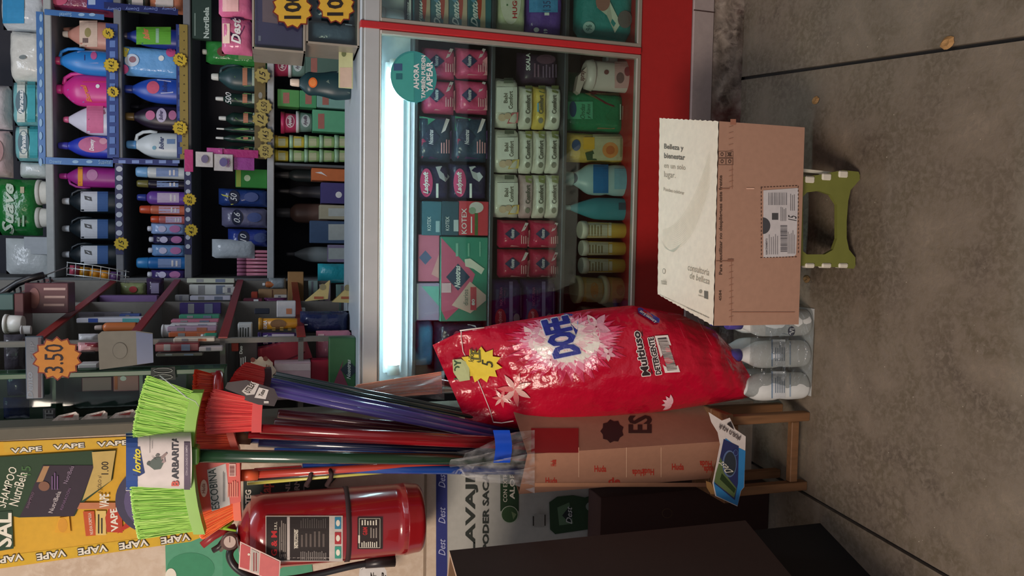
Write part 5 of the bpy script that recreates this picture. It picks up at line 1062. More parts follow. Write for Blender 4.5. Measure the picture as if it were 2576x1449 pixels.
# top shelf
b = (14, 68, 88, 200); pouch(b, Yq, zt1, .16, (214, 214, 206, 'f'), 'tissue_pack', 'white wrapped tissue pack right of the teal ones', [('e', 58, 145, 9, 5, (120, 130, 130, 'm'))], 'pack', None, 5)
pouch((-10, -60, 90, 66), Yq, zt1, .16, (200, 206, 210, 'f'), 'tissue_pack', 'white tissue pack with a bright blue label at top right', [('r', 8, -20, 62, 60, (46, 140, 190, 'm'))], 'pack', None, 5)
for b, lb_ in (((22, 202, 102, 312), 'teal and white tissue pack, right of the pair'), ((28, 315, 110, 402), 'teal and white tissue pack, left of the pair')):
    x0, y0, x1, y1 = b; pouch(b, Yq, zt1, .14, (120, 180, 184, 'f'), 'tissue_pack', lb_, [('r', x0+22, y0+4, x0+42, y1-4, (206, 214, 206, 'm')), ('e', x0+32, (y0+y1)/2, 14, 30, (96, 120, 130, 'm')), ('t', 'Paracas', x0+26, y0+25, x0+38, y1-25, WH, 'bi'), ('r', x0+48, y0+4, x0+68, y1-4, (60, 160, 170, 'm'))], 'pack', None, 5)
pouch((-20, 448, 84, 592), Yq, P(88, 520, YS).z, .14, (28, 116, 50, 'f'), 'tissue_pack', 'big green toilet paper pack on the top shelf', [('t', 'Suave', 6, 462, 36, 590, (200, 216, 196, 'm'), 'bi'), ('r', 52, 470, 62, 486, (190, 180, 150, 'm')), ('l', 44, 540, 66, 570, 2, (170, 200, 170, 'm'))], 'pack', None, 5)
for i, (y0, y1) in enumerate(((450, 516), (520, 574))):
    tub((86, y0, 119, y1), Yq, zt1, (214, 212, 202, 'm'), (206, 204, 194, 'm'), 'paper_roll', 'white toilet roll under the green pack, %s one' % ('right', 'left')[i], [], 'roll', None, .3)
carton((60, 596, 118, 640), Yq, zt1, .1, (170, 176, 180, 'm'), 'white_box', 'plain pale carton left of the white rolls', [])
pouch((10, 600, 80, 690), Yq, zt1, .05, (190, 196, 196, 'f'), 'plastic_bag', 'loose white plastic bag at the top shelf end', [], 'bag', None, 2.2)
pouch((-90, 205, 12, 318), Yq, P(16, 260, Yq).z, .14, (196, 190, 192, 'f'), 'tissue_pack', 'pale pack lying on the right teal tissue pack', [], 'pack', None, 5)
pouch((-90, 322, 16, 442), Yq, P(18, 380, Yq).z, .14, (206, 180, 180, 'f'), 'tissue_pack', 'pinkish pack lying on the left teal tissue pack', [('e', -10, 380, 20, 30, (190, 150, 150, 'm'))], 'pack', None, 5)
pouch((40, 405, 108, 446), Yq+.02, zt1, .12, (190, 200, 200, 'f'), 'tissue_pack', 'small clear wrapped white pack between teal and green packs', [], 'pack', None, 4)
# softener row 1
SB = 'upper row of softener bottles'
bottle((152, 46, 266, 122), Yq+.03, zt2, 'cone', (196, 140, 124, 'p'), (232, 226, 216, 'p'), 'softener_bottle', 'tan softener bottle with white cap and cream label', [('r', 200, 52, 245, 118, (214, 190, 170, 'm')), ('e', 221, 82, 8, 12, (150, 140, 90, 'm')), ('r', 208, 96, 222, 108, (110, 90, 84, 'm'))], group=SB)
bottle((136, 62, 250, 86), Yq+.14, zt2, 'cone', (186, 136, 120, 'p'), (220, 206, 200, 'p'), 'softener_bottle', 'second tan bottle half hidden behind the first', [], group=SB)
bottle((118, 120, 268, 184), Yq, zt2, 'flask', (44, 130, 206, 'p'), (190, 60, 110, 'p'), 'softener_bottle', 'sky blue softener bottle with pink cap and pale label', [('p', [(195, 130), (240, 128), (248, 160), (190, 158)], (160, 170, 220, 'm')), ('e', 236, 140, 8, 10, (196, 90, 150, 'm')), ('r', 212, 138, 214, 152, (60, 60, 120, 'm'))], group=SB, handle=1)
bottle((128, 183, 276, 264), Yq, zt2, 'jug', (206, 50, 140, 'p'), (206, 60, 140, 'p'), 'softener_jug', 'magenta jug with handle and orange flashed label', [('p', [(170, 225), (205, 220), (212, 258), (185, 256), (172, 245)], (110, 130, 190, 'm')), ('p', [(208, 205), (272, 205), (272, 258), (214, 258)], (196, 40, 96, 'm')), ('q', 'Boreal', (232, 256), (215, 212), (220, 258), 'bi', (230, 130, 70, 'm')), ('e', 246, 217, 5, 5, WH)], group=SB, handle=1)
bottle((154, 264, 280, 337), Yq, zt2, 'cone', (206, 206, 222, 'p'), (196, 90, 130, 'p'), 'bleach_bottle', 'white conical bottle with pink label and pink cap', [('r', 218, 266, 260, 335, (206, 110, 150, 'm')), ('p', [(222, 300), (262, 275), (266, 285), (226, 320)], (150, 90, 110, 'm'))], group=SB)
bottle((142, 338, 284, 396), Yq, zt2, 'flask', (40, 58, 176, 'p'), (60, 60, 160, 'p'), 'softener_bottle', 'royal blue softener bottle with a floral oval label', [('e', 235, 364, 38, 20, (196, 110, 150, 'm')), ('t', 'Downy', 225, 350, 240, 380, WH, 'bi'), ('e', 260, 355, 10, 8, (220, 160, 180, 'm'))], group=SB)
bottle((145, 418, 292, 470), Yq+.01, zt2, 'jug', (150, 40, 130, 'p'), (190, 60, 160, 'p'), 'softener_jug', 'dark magenta jug with a yellow band left of the display', [('r', 196, 420, 208, 468, (226, 150, 50, 'm')), ('e', 232, 440, 14, 14, (190, 130, 170, 'm')), ('r', 212, 422, 285, 467, (150, 40, 100, 'm'))][:2], group=SB, handle=-1)
for i, (y0, y1) in enumerate(((478, 536), (548, 604), (614, 668))):
    bottle((152, y0, 292, y1), Yq+.01, zt2, 'jug', (24, 34, 40, 'p'), (200, 206, 210, 'p'), 'bleach_drum', 'black drum with a white and blue label, %s of three' % ('right', 'middle', 'left')[i], [('r', 203, y0+4, 245, y1-4, (206, 210, 216, 'm')), ('r', 245, y0+4, 272, y1-4, (60, 96, 150, 'm')), ('p', [(212, y0+14), (230, y0+18), (232, y0+28), (214, y0+24)], (90, 90, 90, 'm'))], group='black drums on the second shelf', handle=1)
# softener row 2
bottle((288, 64, 444, 116), Yq, zt3, 'flask', (30, 50, 130, 'p'), (70, 66, 84, 'p'), 'detergent_bottle', 'navy bottle with a bright green label', [('r', 343, 68, 430, 112, (96, 170, 50, 'm')), ('q', 'Bolívar', (378, 100), (372, 72), (362, 98), 'bi', (230, 120, 90, 'm')), ('r', 392, 72, 400, 108, (150, 190, 160, 'm'))])
pouch((302, 116, 444, 190), Yq, zt3, .07, (110, 170, 226, 'f'), 'softener_pouch', 'light blue refill pouch with pink flowers and a yellow corner', [('e', 332, 152, 18, 16, (200, 214, 230, 'm')), ('e', 334, 150, 9, 8, (150, 110, 120, 'm')), ('e', 406, 147, 7, 7, WH), ('e', 312, 175, 12, 12, (206, 90, 150, 'm')), ('e', 430, 132, 12, 12, (206, 80, 140, 'm')), ('p', [(308, 118), (326, 124), (318, 145), (306, 140)], (214, 206, 90, 'm'))], pw=5)
bottle((303, 192, 446, 256), Yq, zt3, 'flask', (36, 76, 176, 'p'), (40, 60, 150, 'p'), 'softener_bottle', 'blue softener bottle with a pink and white floral label', [('e', 385, 220, 16, 16, (206, 90, 120, 'm')), ('p', [(395, 200), (430, 204), (436, 234), (405, 236)], (196, 200, 230, 'm')), ('t', 'Bolívar', 408, 204, 420, 232, (50, 60, 130, 'm'), 'bi')])
bottle((308, 262, 448, 324), Yq+.01, zt3, 'flask', (34, 26, 44, 'p'), (110, 90, 50, 'p'), 'softener_bottle', 'black softener bottle with a gold cap and heart label', [('e', 378, 290, 12, 12, (196, 110, 150, 'm')), ('e', 406, 290, 13, 18, (190, 180, 206, 'm')), ('t', 'Bolívar', 400, 278, 410, 302, (60, 50, 90, 'm'), 'bi'), ('e', 434, 290, 10, 12, (180, 110, 150, 'm'))])
bottle((322, 250, 440, 290), Yq+.13, zt3, 'flask', (40, 40, 50, 'p'), (50, 50, 60, 'p'), 'softener_bottle', 'dark bottle standing behind the gold capped one', [])
bottle((314, 330, 452, 398), Yq, zt3, 'flask', (200, 210, 214, 'p'), (90, 150, 206, 'p'), 'softener_bottle', 'white softener bottle with a light blue cap, at the display edge', [('t', 'Bolívar', 400, 344, 412, 376, (60, 70, 110, 'm'), 'bi'), ('t', '1', 420, 350, 440, 362, (110, 140, 180, 'm'), 'b'), ('e', 388, 372, 5, 5, (120, 170, 190, 'm'))], handle=1)
R2 = [((340, 418, 466, 449), 'slim', (200, 206, 206, 'p'), (120, 170, 214, 'p'), 'slim white bottle with a light blue cap'), ((343, 452, 466, 474), 'slim', (26, 22, 40, 'p'), (110, 104, 50, 'p'), 'slim black bottle with an olive cap'),
      ((343, 480, 468, 515), 'tall', (110, 70, 160, 'p'), (50, 66, 150, 'p'), 'violet blue bottle with a white heart label'), ((350, 516, 468, 540), 'slim', (206, 110, 80, 'p'), (206, 80, 44, 'p'), 'slim orange bottle with an orange cap'), ((378, 542, 470, 563), 'slim', (190, 100, 96, 'p'), (206, 76, 40, 'p'), 'short orange bottle with a red cap'),
      ((342, 646, 474, 678), 'slim', (40, 110, 176, 'p'), (50, 130, 190, 'p'), 'blue bottle at the left end of the third shelf')]
for b, s, c, k, lb_ in R2: bottle(b, Yq, zt3, s, c, k, 'softener_bottle', lb_, gen(*b, (200, 180, 206, 'm') if 'violet' in lb_ or 'orange' in lb_ else (130, 150, 190, 'm')), dr=.8)
for b, c, lb_ in (((378, 562, 470, 590), (150, 176, 220, 'f'), 'small pale blue refill pouch with a white spout'), ((382, 592, 472, 614), (44, 40, 76, 'f'), 'small dark floral refill pouch'), ((380, 616, 474, 645), (120, 160, 206, 'f'), 'small blue and pink refill pouch'), ((378, 680, 476, 702), (66, 50, 110, 'f'), 'dark violet pouch at the shelf end')):
    x0, y0, x1, y1 = b; pouch(b, Yq, zt3, .05, c, 'softener_pouch', lb_, [('e', x0+30, (y0+y1)/2, 10, 8, (206, 200, 226, 'm')), ('e', x0+62, (y0+y1)/2, 14, 9, (190, 120, 170, 'm'))], pw=5, cap=(220, 220, 226, 'p'))
# row 3
carton((482, -40, 532, 98), Yq-.02, None, .03, (40, 62, 54, 'm'), 'shelf_card', 'dark green advertising card with white lettering', [('t', 'NutriBela', 512, 18, 526, 96, (190, 206, 196, 'm'), 'b'), ('l', 488, 30, 494, 90, 1, (130, 150, 140, 'm'))], 'card')
pouch((516, 100, 640, 160), Yq, zt4, .08, (50, 130, 60, 'f'), 'refill_pouch', 'bright green refill pouch on the dish soap shelf', [('e', 560, 130, 14, 12, (110, 60, 50, 'm')), ('r', 600, 110, 635, 150, (110, 150, 90, 'm'))], pw=5, cap=(214, 216, 206, 'p'))
def dlab(x0, y0, x1, y1): h_ = (y0+y1)/2; return [('p', [(x1-55, h_), (x1-30, y0+6), (x1-12, y0+8), (x1-12, y1-8), (x1-30, y1-6)], (110, 160, 90, 'm')), ('r', x1-34, y0+9, x1-22, y1-9, (190, 130, 100, 'm')), ('r', x1-10, y0+8, x1-3, y1-8, (170, 190, 170, 'm'))]
b = (530, 162, 644, 224); bottle(b, Yq, zt4, 'jug', (44, 72, 76, 'p'), (220, 222, 214, 'p'), 'dish_soap_jug', 'large dark teal dish soap jug with handle', dlab(*b), handle=1)
for i, (b, lb_) in enumerate((((541, 228, 644, 268), 'dark soap bottle with handwritten number card'), ((549, 276, 646, 318), 'black soap bottle with white cap and leaf label, third in line'), ((544, 316, 640, 334), 'slim black soap bottle half hidden, fourth in line'), ((542, 336, 646, 360), 'black soap bottle with white cap, fifth in line'), ((546, 363, 648, 390), 'dark green soap bottle beside the pink sachets'))):
    bottle(b, Yq+.02*(i % 2), zt4, 'dish', (24, 50, 44, 'p'), (220, 222, 216, 'p'), 'dish_soap_bottle', lb_, dlab(*b)+([('t', '500', 567, 232, 582, 262, WH, 'i')] if i == 0 else []), dr=.9)
for i, (x, y, s_) in enumerate(((664, 268, '6.50'), (655, 300, '12'), (668, 340, '14.5'), (668, 380, '9.50'), (660, 190, '15'))):
    wh = ('under the soap bottle with the number card', 'under the third soap bottle', 'under the fourth and fifth soap bottles', 'beside the hanging pink sachets', 'under the large teal soap jug')[i]
    star(x, y, 20, YS-.02-.003*i, 10, s_, 'price_star', 'small gold star price tag '+wh, (176, 160, 90, 'm'), (120, 106, 60, 'm'))
for i, (x, y, r, s_, w_) in enumerate(((280, 164, 18, '14.2', 'under the sky blue bottle'), (284, 231, 14, '8', 'under the magenta jug'), (453, 150, 17, '12', 'under the blue refill pouch'), (453, 322, 18, '13.2', 'under the black and gold bottle'), (305, 613, 17, '15', 'under the left black drum'), (477, 502, 16, '8.5', 'under the violet blue bottle'), (481, 579, 16, '4.5', 'under the small refill pouches'), (272, 84, 14, '5', 'under the tan bottle'))):
    star(x, y, r, YS-.022, 12, s_, 'price_star', 'round gold star price tag %s' % w_, (206, 176, 50, 'm'), (140, 110, 40, 'm'), tcol=(30, 26, 20, 'm'))
# pink sachet strips hanging from the shelf edge
t = thing('sachet_strip', P(560, 400, YS-.05), 'hanging strip of pink and white sachets clipped to the shelf edge', 'sachets')
for i, (b, c) in enumerate((((464, 376, 486, 432), (190, 60, 120, 'f')), ((492, 382, 536, 420), (206, 200, 196, 'f')), ((538, 388, 586, 430), (206, 200, 196, 'f')), ((520, 372, 560, 388), (190, 80, 150, 'f')), ((560, 376, 650, 396), (176, 50, 120, 'f')), ((588, 394, 640, 428), (160, 70, 150, 'f')))):
    X0, X1, Z0, Z1 = span(b, YS-.06+.006*i); M().box(X0, X1, YS-.06+.006*i, YS-.056+.006*i, Z0, Z1, c, .001).build('sachet', t)
flat([('e', 515, 400, 9, 10, (120, 110, 140, 'm')), ('e', 562, 408, 10, 11, (110, 100, 150, 'm')), ('t', 'Downy', 570, 398, 580, 420, (120, 60, 130, 'm'), 'b')], YS-.062, 'printing', t)
carton((592, 425, 668, 472), Yq, zt4, .08, (44, 130, 50, 'm'), 'green_box', 'green tea-like box with a pale round seal', [('e', 622, 448, 8, 8, (190, 210, 170, 'm')), ('r', 594, 427, 606, 470, (150, 170, 70, 'm'))])
for b, c, lb_, s_ in (((548, 474, 666, 518), (40, 66, 130, 'f'), 'dark blue wipes bag with yellow script', '50'), ((556, 522, 668, 572), (110, 110, 140, 'f'), 'grey lilac bag with white handwriting', '0.6'), ((572, 576, 672, 620), (46, 66, 150, 'f'), 'royal blue crinkled bag with a number card', '10')):
    x0, y0, x1, y1 = b; pouch(b, Yq, zt4, .09, c, 'napkin_bag', lb_, [('e', x0+40, (y0+y1)/2, 14, (y1-y0)*.4, (34, 40, 66, 'm')), ('t', s_, x0+32, y0+12, x0+48, y1-12, WH, 'i'), ('e', x0+84, (y0+y1)/2, 18, 12, (80, 96, 150, 'm'))]+([('p', [(x0+8, y0+14), (x0+30, y0+20), (x0+40, y0+40), (x0+34, y0+42)], (206, 206, 90, 'm'))] if s_ == '50' else []), 'bag', None, 4)
pouch((532, 602, 622, 650), Yq-.02, P(640, 620, YS).z, .06, (190, 200, 206, 'f'), 'white_bag', 'loose white bag lying on the pink rolls', [], 'bag', None, 2.2)
for i in range(7):
    x0 = 566+(i % 2)*14+(44 if i > 4 else 0); y0 = 628+i*9.6
    tub((596 if i > 1 else 566, y0, 672, y0+9), Yq+.01, zt4, (206, 130, 150, 'p'), (190, 120, 150, 'p'), 'pink_roll', 'slim pink packet standing in the row of pink packets', [], 'packet', 'pink packets at the left end of the fourth shelf', .3)
# row 4 (tubs)
for b, c, l, lb_ in (((686, 136, 724, 190), (176, 60, 96, 'p'), (206, 60, 110, 'p'), 'pink lidded tub, right one of the two on the tub shelf'), ((706, 277, 744, 334), (186, 60, 100, 'p'), (206, 60, 110, 'p'), 'pink lidded tub, left one of the two on the tub shelf')):
    x0, y0, x1, y1 = b; tub(b, Yq, P(x1+1.5, 160, Yq).z, c, l, 'dish_paste_tub', lb_, [('e', x0+24, (y0+y1)/2, 11, 16, (226, 190, 200, 'm')), ('e', x0+24, (y0+y1)/2, 9, 13, (150, 60, 90, 'm')), ('t', 'Ayudín', x0+18, y0+16, x0+30, y1-16, WH, 'bi')], 'tub', None, .26)
for b, lb_ in (((725, 137, 766, 191), 'grey green tub with a white lid beneath the right pink tub'), ((745, 276, 784, 332), 'grey green tub with a white lid beneath the left pink tub')):
    x0, y0, x1, y1 = b; tub(b, Yq, P(x1+1.5, 160, Yq).z, (110, 140, 130, 'p'), (214, 220, 222, 'p'), 'dish_paste_tub', lb_, [('e', x0+24, (y0+y1)/2, 11, 16, (190, 206, 206, 'm')), ('t', 'Ayudín', x0+18, y0+16, x0+30, y1-16, (90, 70, 90, 'm'), 'bi')], 'tub', None, .2)
for i, (b, c) in enumerate((((768, 138, 886, 190), (90, 120, 110, 'p')), ((786, 278, 886, 332), (100, 180, 140, 'p')), ((698, 225, 752, 268), (90, 160, 90, 'p')), ((754, 228, 795, 270), (80, 160, 110, 'p')), ((797, 230, 886, 272), (130, 180, 170, 'p')))):
    x0, y0, x1, y1 = b
    carton(b, Yq, zt5 if x1 > 880 else P(x1+1.5, 240, Yq).z, .07, c, 'scouring_pad_box', 'green scouring pad pack on the tub shelf, %s' % ('under the right grey tub', 'under the left grey tub', 'topmost between the tubs', 'middle one between the tubs', 'lowest between the tubs')[i], [('r', x0+14, y0+8, x0+30, y1-8, (170, 110, 100, 'm'))], 'pack')
bottle((730, 172, 885, 246), 2.40, zt+.0005, 'dish', (30, 60, 66, 'p'), (226, 206, 186, 'p'), 'dish_soap_bottle', 'dark dish soap bottle with pale cap and orange seal, nearest', [('e', 787, 208, 11, 13, (226, 110, 40, 'm')), ('e', 787, 208, 8, 9, (236, 140, 70, 'm')), ('p', [(820, 206), (850, 180), (880, 186), (880, 236)], (110, 130, 120, 'm'))], dr=.5)
for i in range(5):
    x0 = (688, 728, 766, 804, 842)[i]
    for j in range(2):
        y0 = 338+j*36
        tub((x0, y0, x0+36, y0+34), Yq, zt5 if i == 4 else P(x0+37.5, y0+17, Yq).z, ((206, 190, 70, 'p'), (150, 190, 120, 'p'))[0 if i == 0 or (i == 1 and j == 0) else 1], (170, 214, 180, 'p') if i else (216, 200, 80, 'p'), 'cleaning_paste_tub', 'small cleaning tub, %s of the %s column, %s' % (('topmost', 'second', 'third', 'fourth', 'lowest')[i], ('right', 'left')[j], 'yellow' if i == 0 or (i == 1 and j == 0) else 'mint green'), [('r', x0+12, y0+5, x0+30, y0+29, (190, 200, 160, 'm'))], 'tub', 'stacked cleaning tubs beside the shelf divider', .25)
for b, c, lb_, ds in (((784, 424, 882, 455), (206, 116, 66, 'm'), 'orange box with a white squiggle on the tub shelf', 1), ((808, 460, 886, 512), (76, 70, 130, 'm'), 'violet box with a white disc on the tub shelf', 2), ((804, 516, 886, 552), (180, 176, 150, 'm'), 'cream and yellow box on the tub shelf', 0), ((780, 556, 886, 612), (70, 96, 130, 'm'), 'slate blue box on the tub shelf', 0), ((826, 616, 886, 660), (150, 140, 170, 'm'), 'pale lilac box on the tub shelf', 0)):
    x0, y0, x1, y1 = b; carton(b, Yq, zt5, .09, c, 'cosmetic_box', lb_, [[('r', x1-60, y0+8, x1-20, y1-8, (190, 200, 196, 'm'))], [('p', [(x0+8, y0+10), (x0+24, y0+8), (x0+40, y0+20), (x0+26, y0+14)], WH)], [('e', x0+44, y0+30, 8, 8, WH)]][ds if ds < 3 else 0])
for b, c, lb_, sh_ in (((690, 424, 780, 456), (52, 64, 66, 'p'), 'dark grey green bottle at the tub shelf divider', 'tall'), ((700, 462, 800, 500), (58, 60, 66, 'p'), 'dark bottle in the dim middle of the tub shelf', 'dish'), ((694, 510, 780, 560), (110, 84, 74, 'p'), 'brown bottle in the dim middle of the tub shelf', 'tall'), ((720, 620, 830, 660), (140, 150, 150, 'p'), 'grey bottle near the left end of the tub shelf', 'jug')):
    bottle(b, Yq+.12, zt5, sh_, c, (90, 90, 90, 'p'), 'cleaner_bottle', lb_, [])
pouch((800, 664, 886, 712), Yq-.1, None, .06, (60, 190, 206, 'f'), 'turquoise_bag', 'bright turquoise plastic bag beside the paper wedges', [], 'bag', None, 2.4)
# things cut by the right edge, top
pouch((86, -60, 215, 24), Yq, zt2, .1, (130, 50, 80, 'f'), 'refill_pouch', 'maroon pouch cut by the right edge of the top row', [('e', 150, 0, 20, 14, (190, 80, 110, 'm'))], pw=5)
carton((218, -60, 262, 22), Yq, zt2, .06, (34, 66, 150, 'm'), 'blue_box', 'blue box with a pale square cut by the right edge', [('r', 222, -6, 240, 12, (170, 190, 220, 'm'))])
for b, c, lb_ in (((312, -40, 370, 26), (80, 90, 84, 'f'), 'grey pouch cut by the right edge of the third shelf'), ((372, -50, 446, 26), (190, 120, 90, 'f'), 'salmon pouch cut by the right edge of the third shelf')):
    pouch(b, Yq, zt3 if b[2] > 440 else P(371, 0, Yq).z, .08, c, 'refill_pouch', lb_, [('r', b[0]+20, -20, b[2]-10, 18, (206, 196, 190, 'm'))], pw=5)
# ================================================================ side rack with red shelf edges (runs away from the viewer on the left)
rdir = (P(605, 705, 3.3)-P(519, 887, 2.1)); rdir.z = 0; rdir.normalize(); rn = Vector((-rdir.y, rdir.x, 0))
if rn.x > 0: rn = -rn            # towards the left wall
near = P(519, 887, 2.1); r0 = Vector((near.x, near.y, 0)); far = r0+rdir*1.18
GY = (132, 128, 120, 'm'); RE = (160, 50, 46, 'p'); t = thing('side_rack', r0+rdir*.6+rn*.1, 'grey side rack with red shelf edges between counter and shelving', 'rack')
rz = (1.235, 1.345, 1.555, 1.79, 2.013, 2.24)
r0n = r0-rdir*.0
def rbox(a0, a1, n0, n1, z0, z1, c, name):
    cs = [r0+rdir*a0+rn*n0, r0+rdir*a1+rn*n0, r0+rdir*a1+rn*n1, r0+rdir*a0+rn*n1]
    M().prism([(q.x, q.y, z0) for q in cs], (0, 0, z1-z0), c).build(name, t)
s0 = .16
for z in rz[1:]:
    rbox(s0, 1.2, .002, .30, z-.014, z, GY, 'board'); rbox(s0, 1.2, -.004, .002, z-.02, z+.004, RE, 'edge_strip')
rbox(s0, s0+.012, .0, .014, 1.19, 2.6, GY, 'upright'); rbox(s0, s0+.012, .286, .30, 1.19, 2.6, GY, 'upright'); rbox(.72, .732, .0, .30, 1.19, 2.6, GY, 'upright'); rbox(1.19, 1.2, .0, .30, 1.19, 2.6, GY, 'upright'); rbox(s0, 1.2, .30, .31, 1.19, 2.6, (96, 92, 88, 'm'), 'back_panel')
def rackY(y):      # depth of the rack face under a photograph row
    d = ray(600, y); n = rn; k = (r0-CAM).dot(n)/Vector((d.x, d.y, 0)).dot(n); return d.y*k
def ritem(kind, box, c, name, label, deco=(), z=None, dp=.05, cap=None, **kw):
    x0, y0, x1, y1 = box; Y = min(3.25, max(2.24, rackY(y0-2)))-.0
    Y = max(2.22, Y-.02)
    zz = z if z is not None else None
    if kind == 'c': return carton(box, Y, zz, dp, c, name, label, deco)
    if kind == 'p': return pouch(box, Y, zz, dp, c, name, label, deco, pw=kw.get('pw', 4), cat=kw.get('cat', 'pack'))
    if kind == 'b': return bottle(box, Y, zz, kw.get('sh', 'tall'), c, cap or WH, name, label, deco, dr=.8)
    return tub(box, Y, zz, c, cap or WH, name, label, deco)
ritem('c', (250, 744, 396, 786), (120, 92, 140, 'm'), 'lilac_box', 'long lilac box lying on the second rack shelf', [])
ritem('p', (300, 712, 366, 744), (150, 160, 110, 'f'), 'sachet', 'green and red sachet above the lilac box', [('e', 335, 728, 10, 8, (190, 70, 70, 'm'))])
ritem('p', (366, 700, 410, 746), (60, 44, 76, 'f'), 'sachet', 'dark violet bottle-shaped sachet beside the green one', [('r', 380, 712, 400, 738, (150, 140, 170, 'm'))])
ritem('c', (192, 800, 356, 812), (206, 206, 214, 'm'), 'tube_box', 'white and blue toothpaste box on the second rack shelf', [('r', 222, 801, 246, 811, (50, 80, 160, 'm')), ('r', 308, 801, 350, 811, (90, 170, 170, 'm'))])
ritem('b', (236, 812, 340, 838), (196, 110, 60, 'p'), 'shampoo_bottle', 'orange topped bottle lying behind the grey sachet', [], cap=(180, 160, 150, 'p'))
ritem('p', (192, 842, 246, 862), (206, 206, 206, 'f'), 'sachet', 'small white sachet left of the grey one', [])
ritem('p', (190, 864, 245, 888), (214, 160, 160, 'f'), 'sachet', 'pink and white sachet with a black bar', [('r', 205, 882, 240, 888, (40, 36, 40, 'm'))])
ritem('c', (196, 916, 244, 930), (206, 200, 196, 'm'), 'tube_box', 'white slim box low beside the gold star', [])
for i, (b, c, lb_) in enumerate((((470, 700, 590, 712), (196, 200, 180, 'p'), 'cream coloured tube at the top of the tube shelf'), ((476, 716, 588, 742), (216, 218, 212, 'p'), 'bundle of white cream boxes on the tube shelf'), ((478, 744, 580, 756), (206, 206, 220, 'p'), 'slim white and lilac tube box'), ((452, 762, 556, 790), (70, 56, 120, 'p'), 'purple cosmetic box on the tube shelf'), ((450, 792, 552, 802), (70, 150, 120, 'p'), 'thin green box under the purple one'), ((430, 804, 550, 812), (200, 120, 140, 'p'), 'thin pink box in the tube pile'),
      ((428, 814, 545, 820), (220, 214, 214, 'p'), 'thin white box in the tube pile'), ((420, 822, 545, 834), (190, 160, 180, 'p'), 'lilac tube with orange print'), ((424, 836, 542, 848), (206, 110, 70, 'p'), 'orange cream tube in the pile'), ((436, 850, 540, 860), (220, 210, 190, 'p'), 'white and tan tube in the pile'), ((390, 864, 500, 884), (120, 36, 46, 'p'), 'dark maroon soap bar box'), ((392, 888, 510, 896), (110, 100, 92, 'p'), 'thin grey tray under the maroon box'))):
    x0, y0, x1, y1 = b
    ritem('c', b, c, 'cream_box', lb_, [('r', x0+(x1-x0)*.2, y0+2, x0+(x1-x0)*.35, y1-2, (150, 150, 150, 'm')), ('r', x0+(x1-x0)*.6, y0+2, x0+(x1-x0)*.8, y1-2, (190, 120, 90, 'm') if i in (7, 8, 9) else (120, 130, 150, 'm'))], dp=.04)
ritem('b', (405, 818, 440, 850), (220, 220, 220, 'p'), 'cream_jar', 'round white cap of a cream tube sticking out of the pile', [], cap=(226, 226, 224, 'p'), sh='round')
ritem('c', (632, 735, 648, 756), (180, 70, 50, 'm'), 'small_box', 'tiny red box on the lower rack shelf', [])
ritem('c', (650, 728, 722, 750), (176, 140, 100, 'm'), 'small_box', 'tan box row on the lower rack shelf', [('r', 684, 729, 687, 749, (110, 70, 50, 'm'))])
ritem('c', (612, 752, 660, 770), (110, 40, 60, 'm'), 'small_box', 'dark maroon box with a white patch', [('r', 638, 753, 650, 768, WH)])
ritem('p', (664, 750, 722, 764), (110, 50, 96, 'f'), 'sachet', 'plum coloured sachet beside the tan card', [])
ritem('p', (676, 700, 720, 728), (150, 160, 164, 'f'), 'sachet', 'silvery plastic sachet pile above the tan boxes', [])
ritem('c', (724, 684, 764, 774), (186, 142, 90, 'm'), 'divider_card', 'plain tan cardboard divider standing on end', [])
for i, (pts, lb_) in enumerate((([(768, 758), (830, 706), (825, 752)], 'yellow triangular paper wedge with a round seal'), ([(836, 760), (892, 708), (880, 762)], 'yellow triangular paper wedge nearest the lamp'))):
    Y = 2.45; ps = PY(pts, Y); tt_ = thing('paper_wedge', ps[0], lb_, 'card'); M().prism(ps, (0, .03, 0), (206, 186, 120, 'm')).build('wedge', tt_)
    flat([('e', pts[1][0]-18, pts[1][1]+16, 8, 8, (150, 140, 100, 'm')), ('r', pts[0][0]+22, 746, pts[0][0]+46, 752, (170, 90, 60, 'm'))], Y, 'printing', tt_)
carton((640, 778, 678, 790), 2.5, None, .04, (40, 46, 60, 'm'), 'small_box', 'small navy box behind the amber jar', [])
carton((696, 758, 744, 798), 2.5, None, .04, (206, 206, 206, 'm'), 'small_box', 'white box with an orange patch behind the amber jar', [('r', 720, 776, 734, 790, (206, 130, 90, 'm'))])
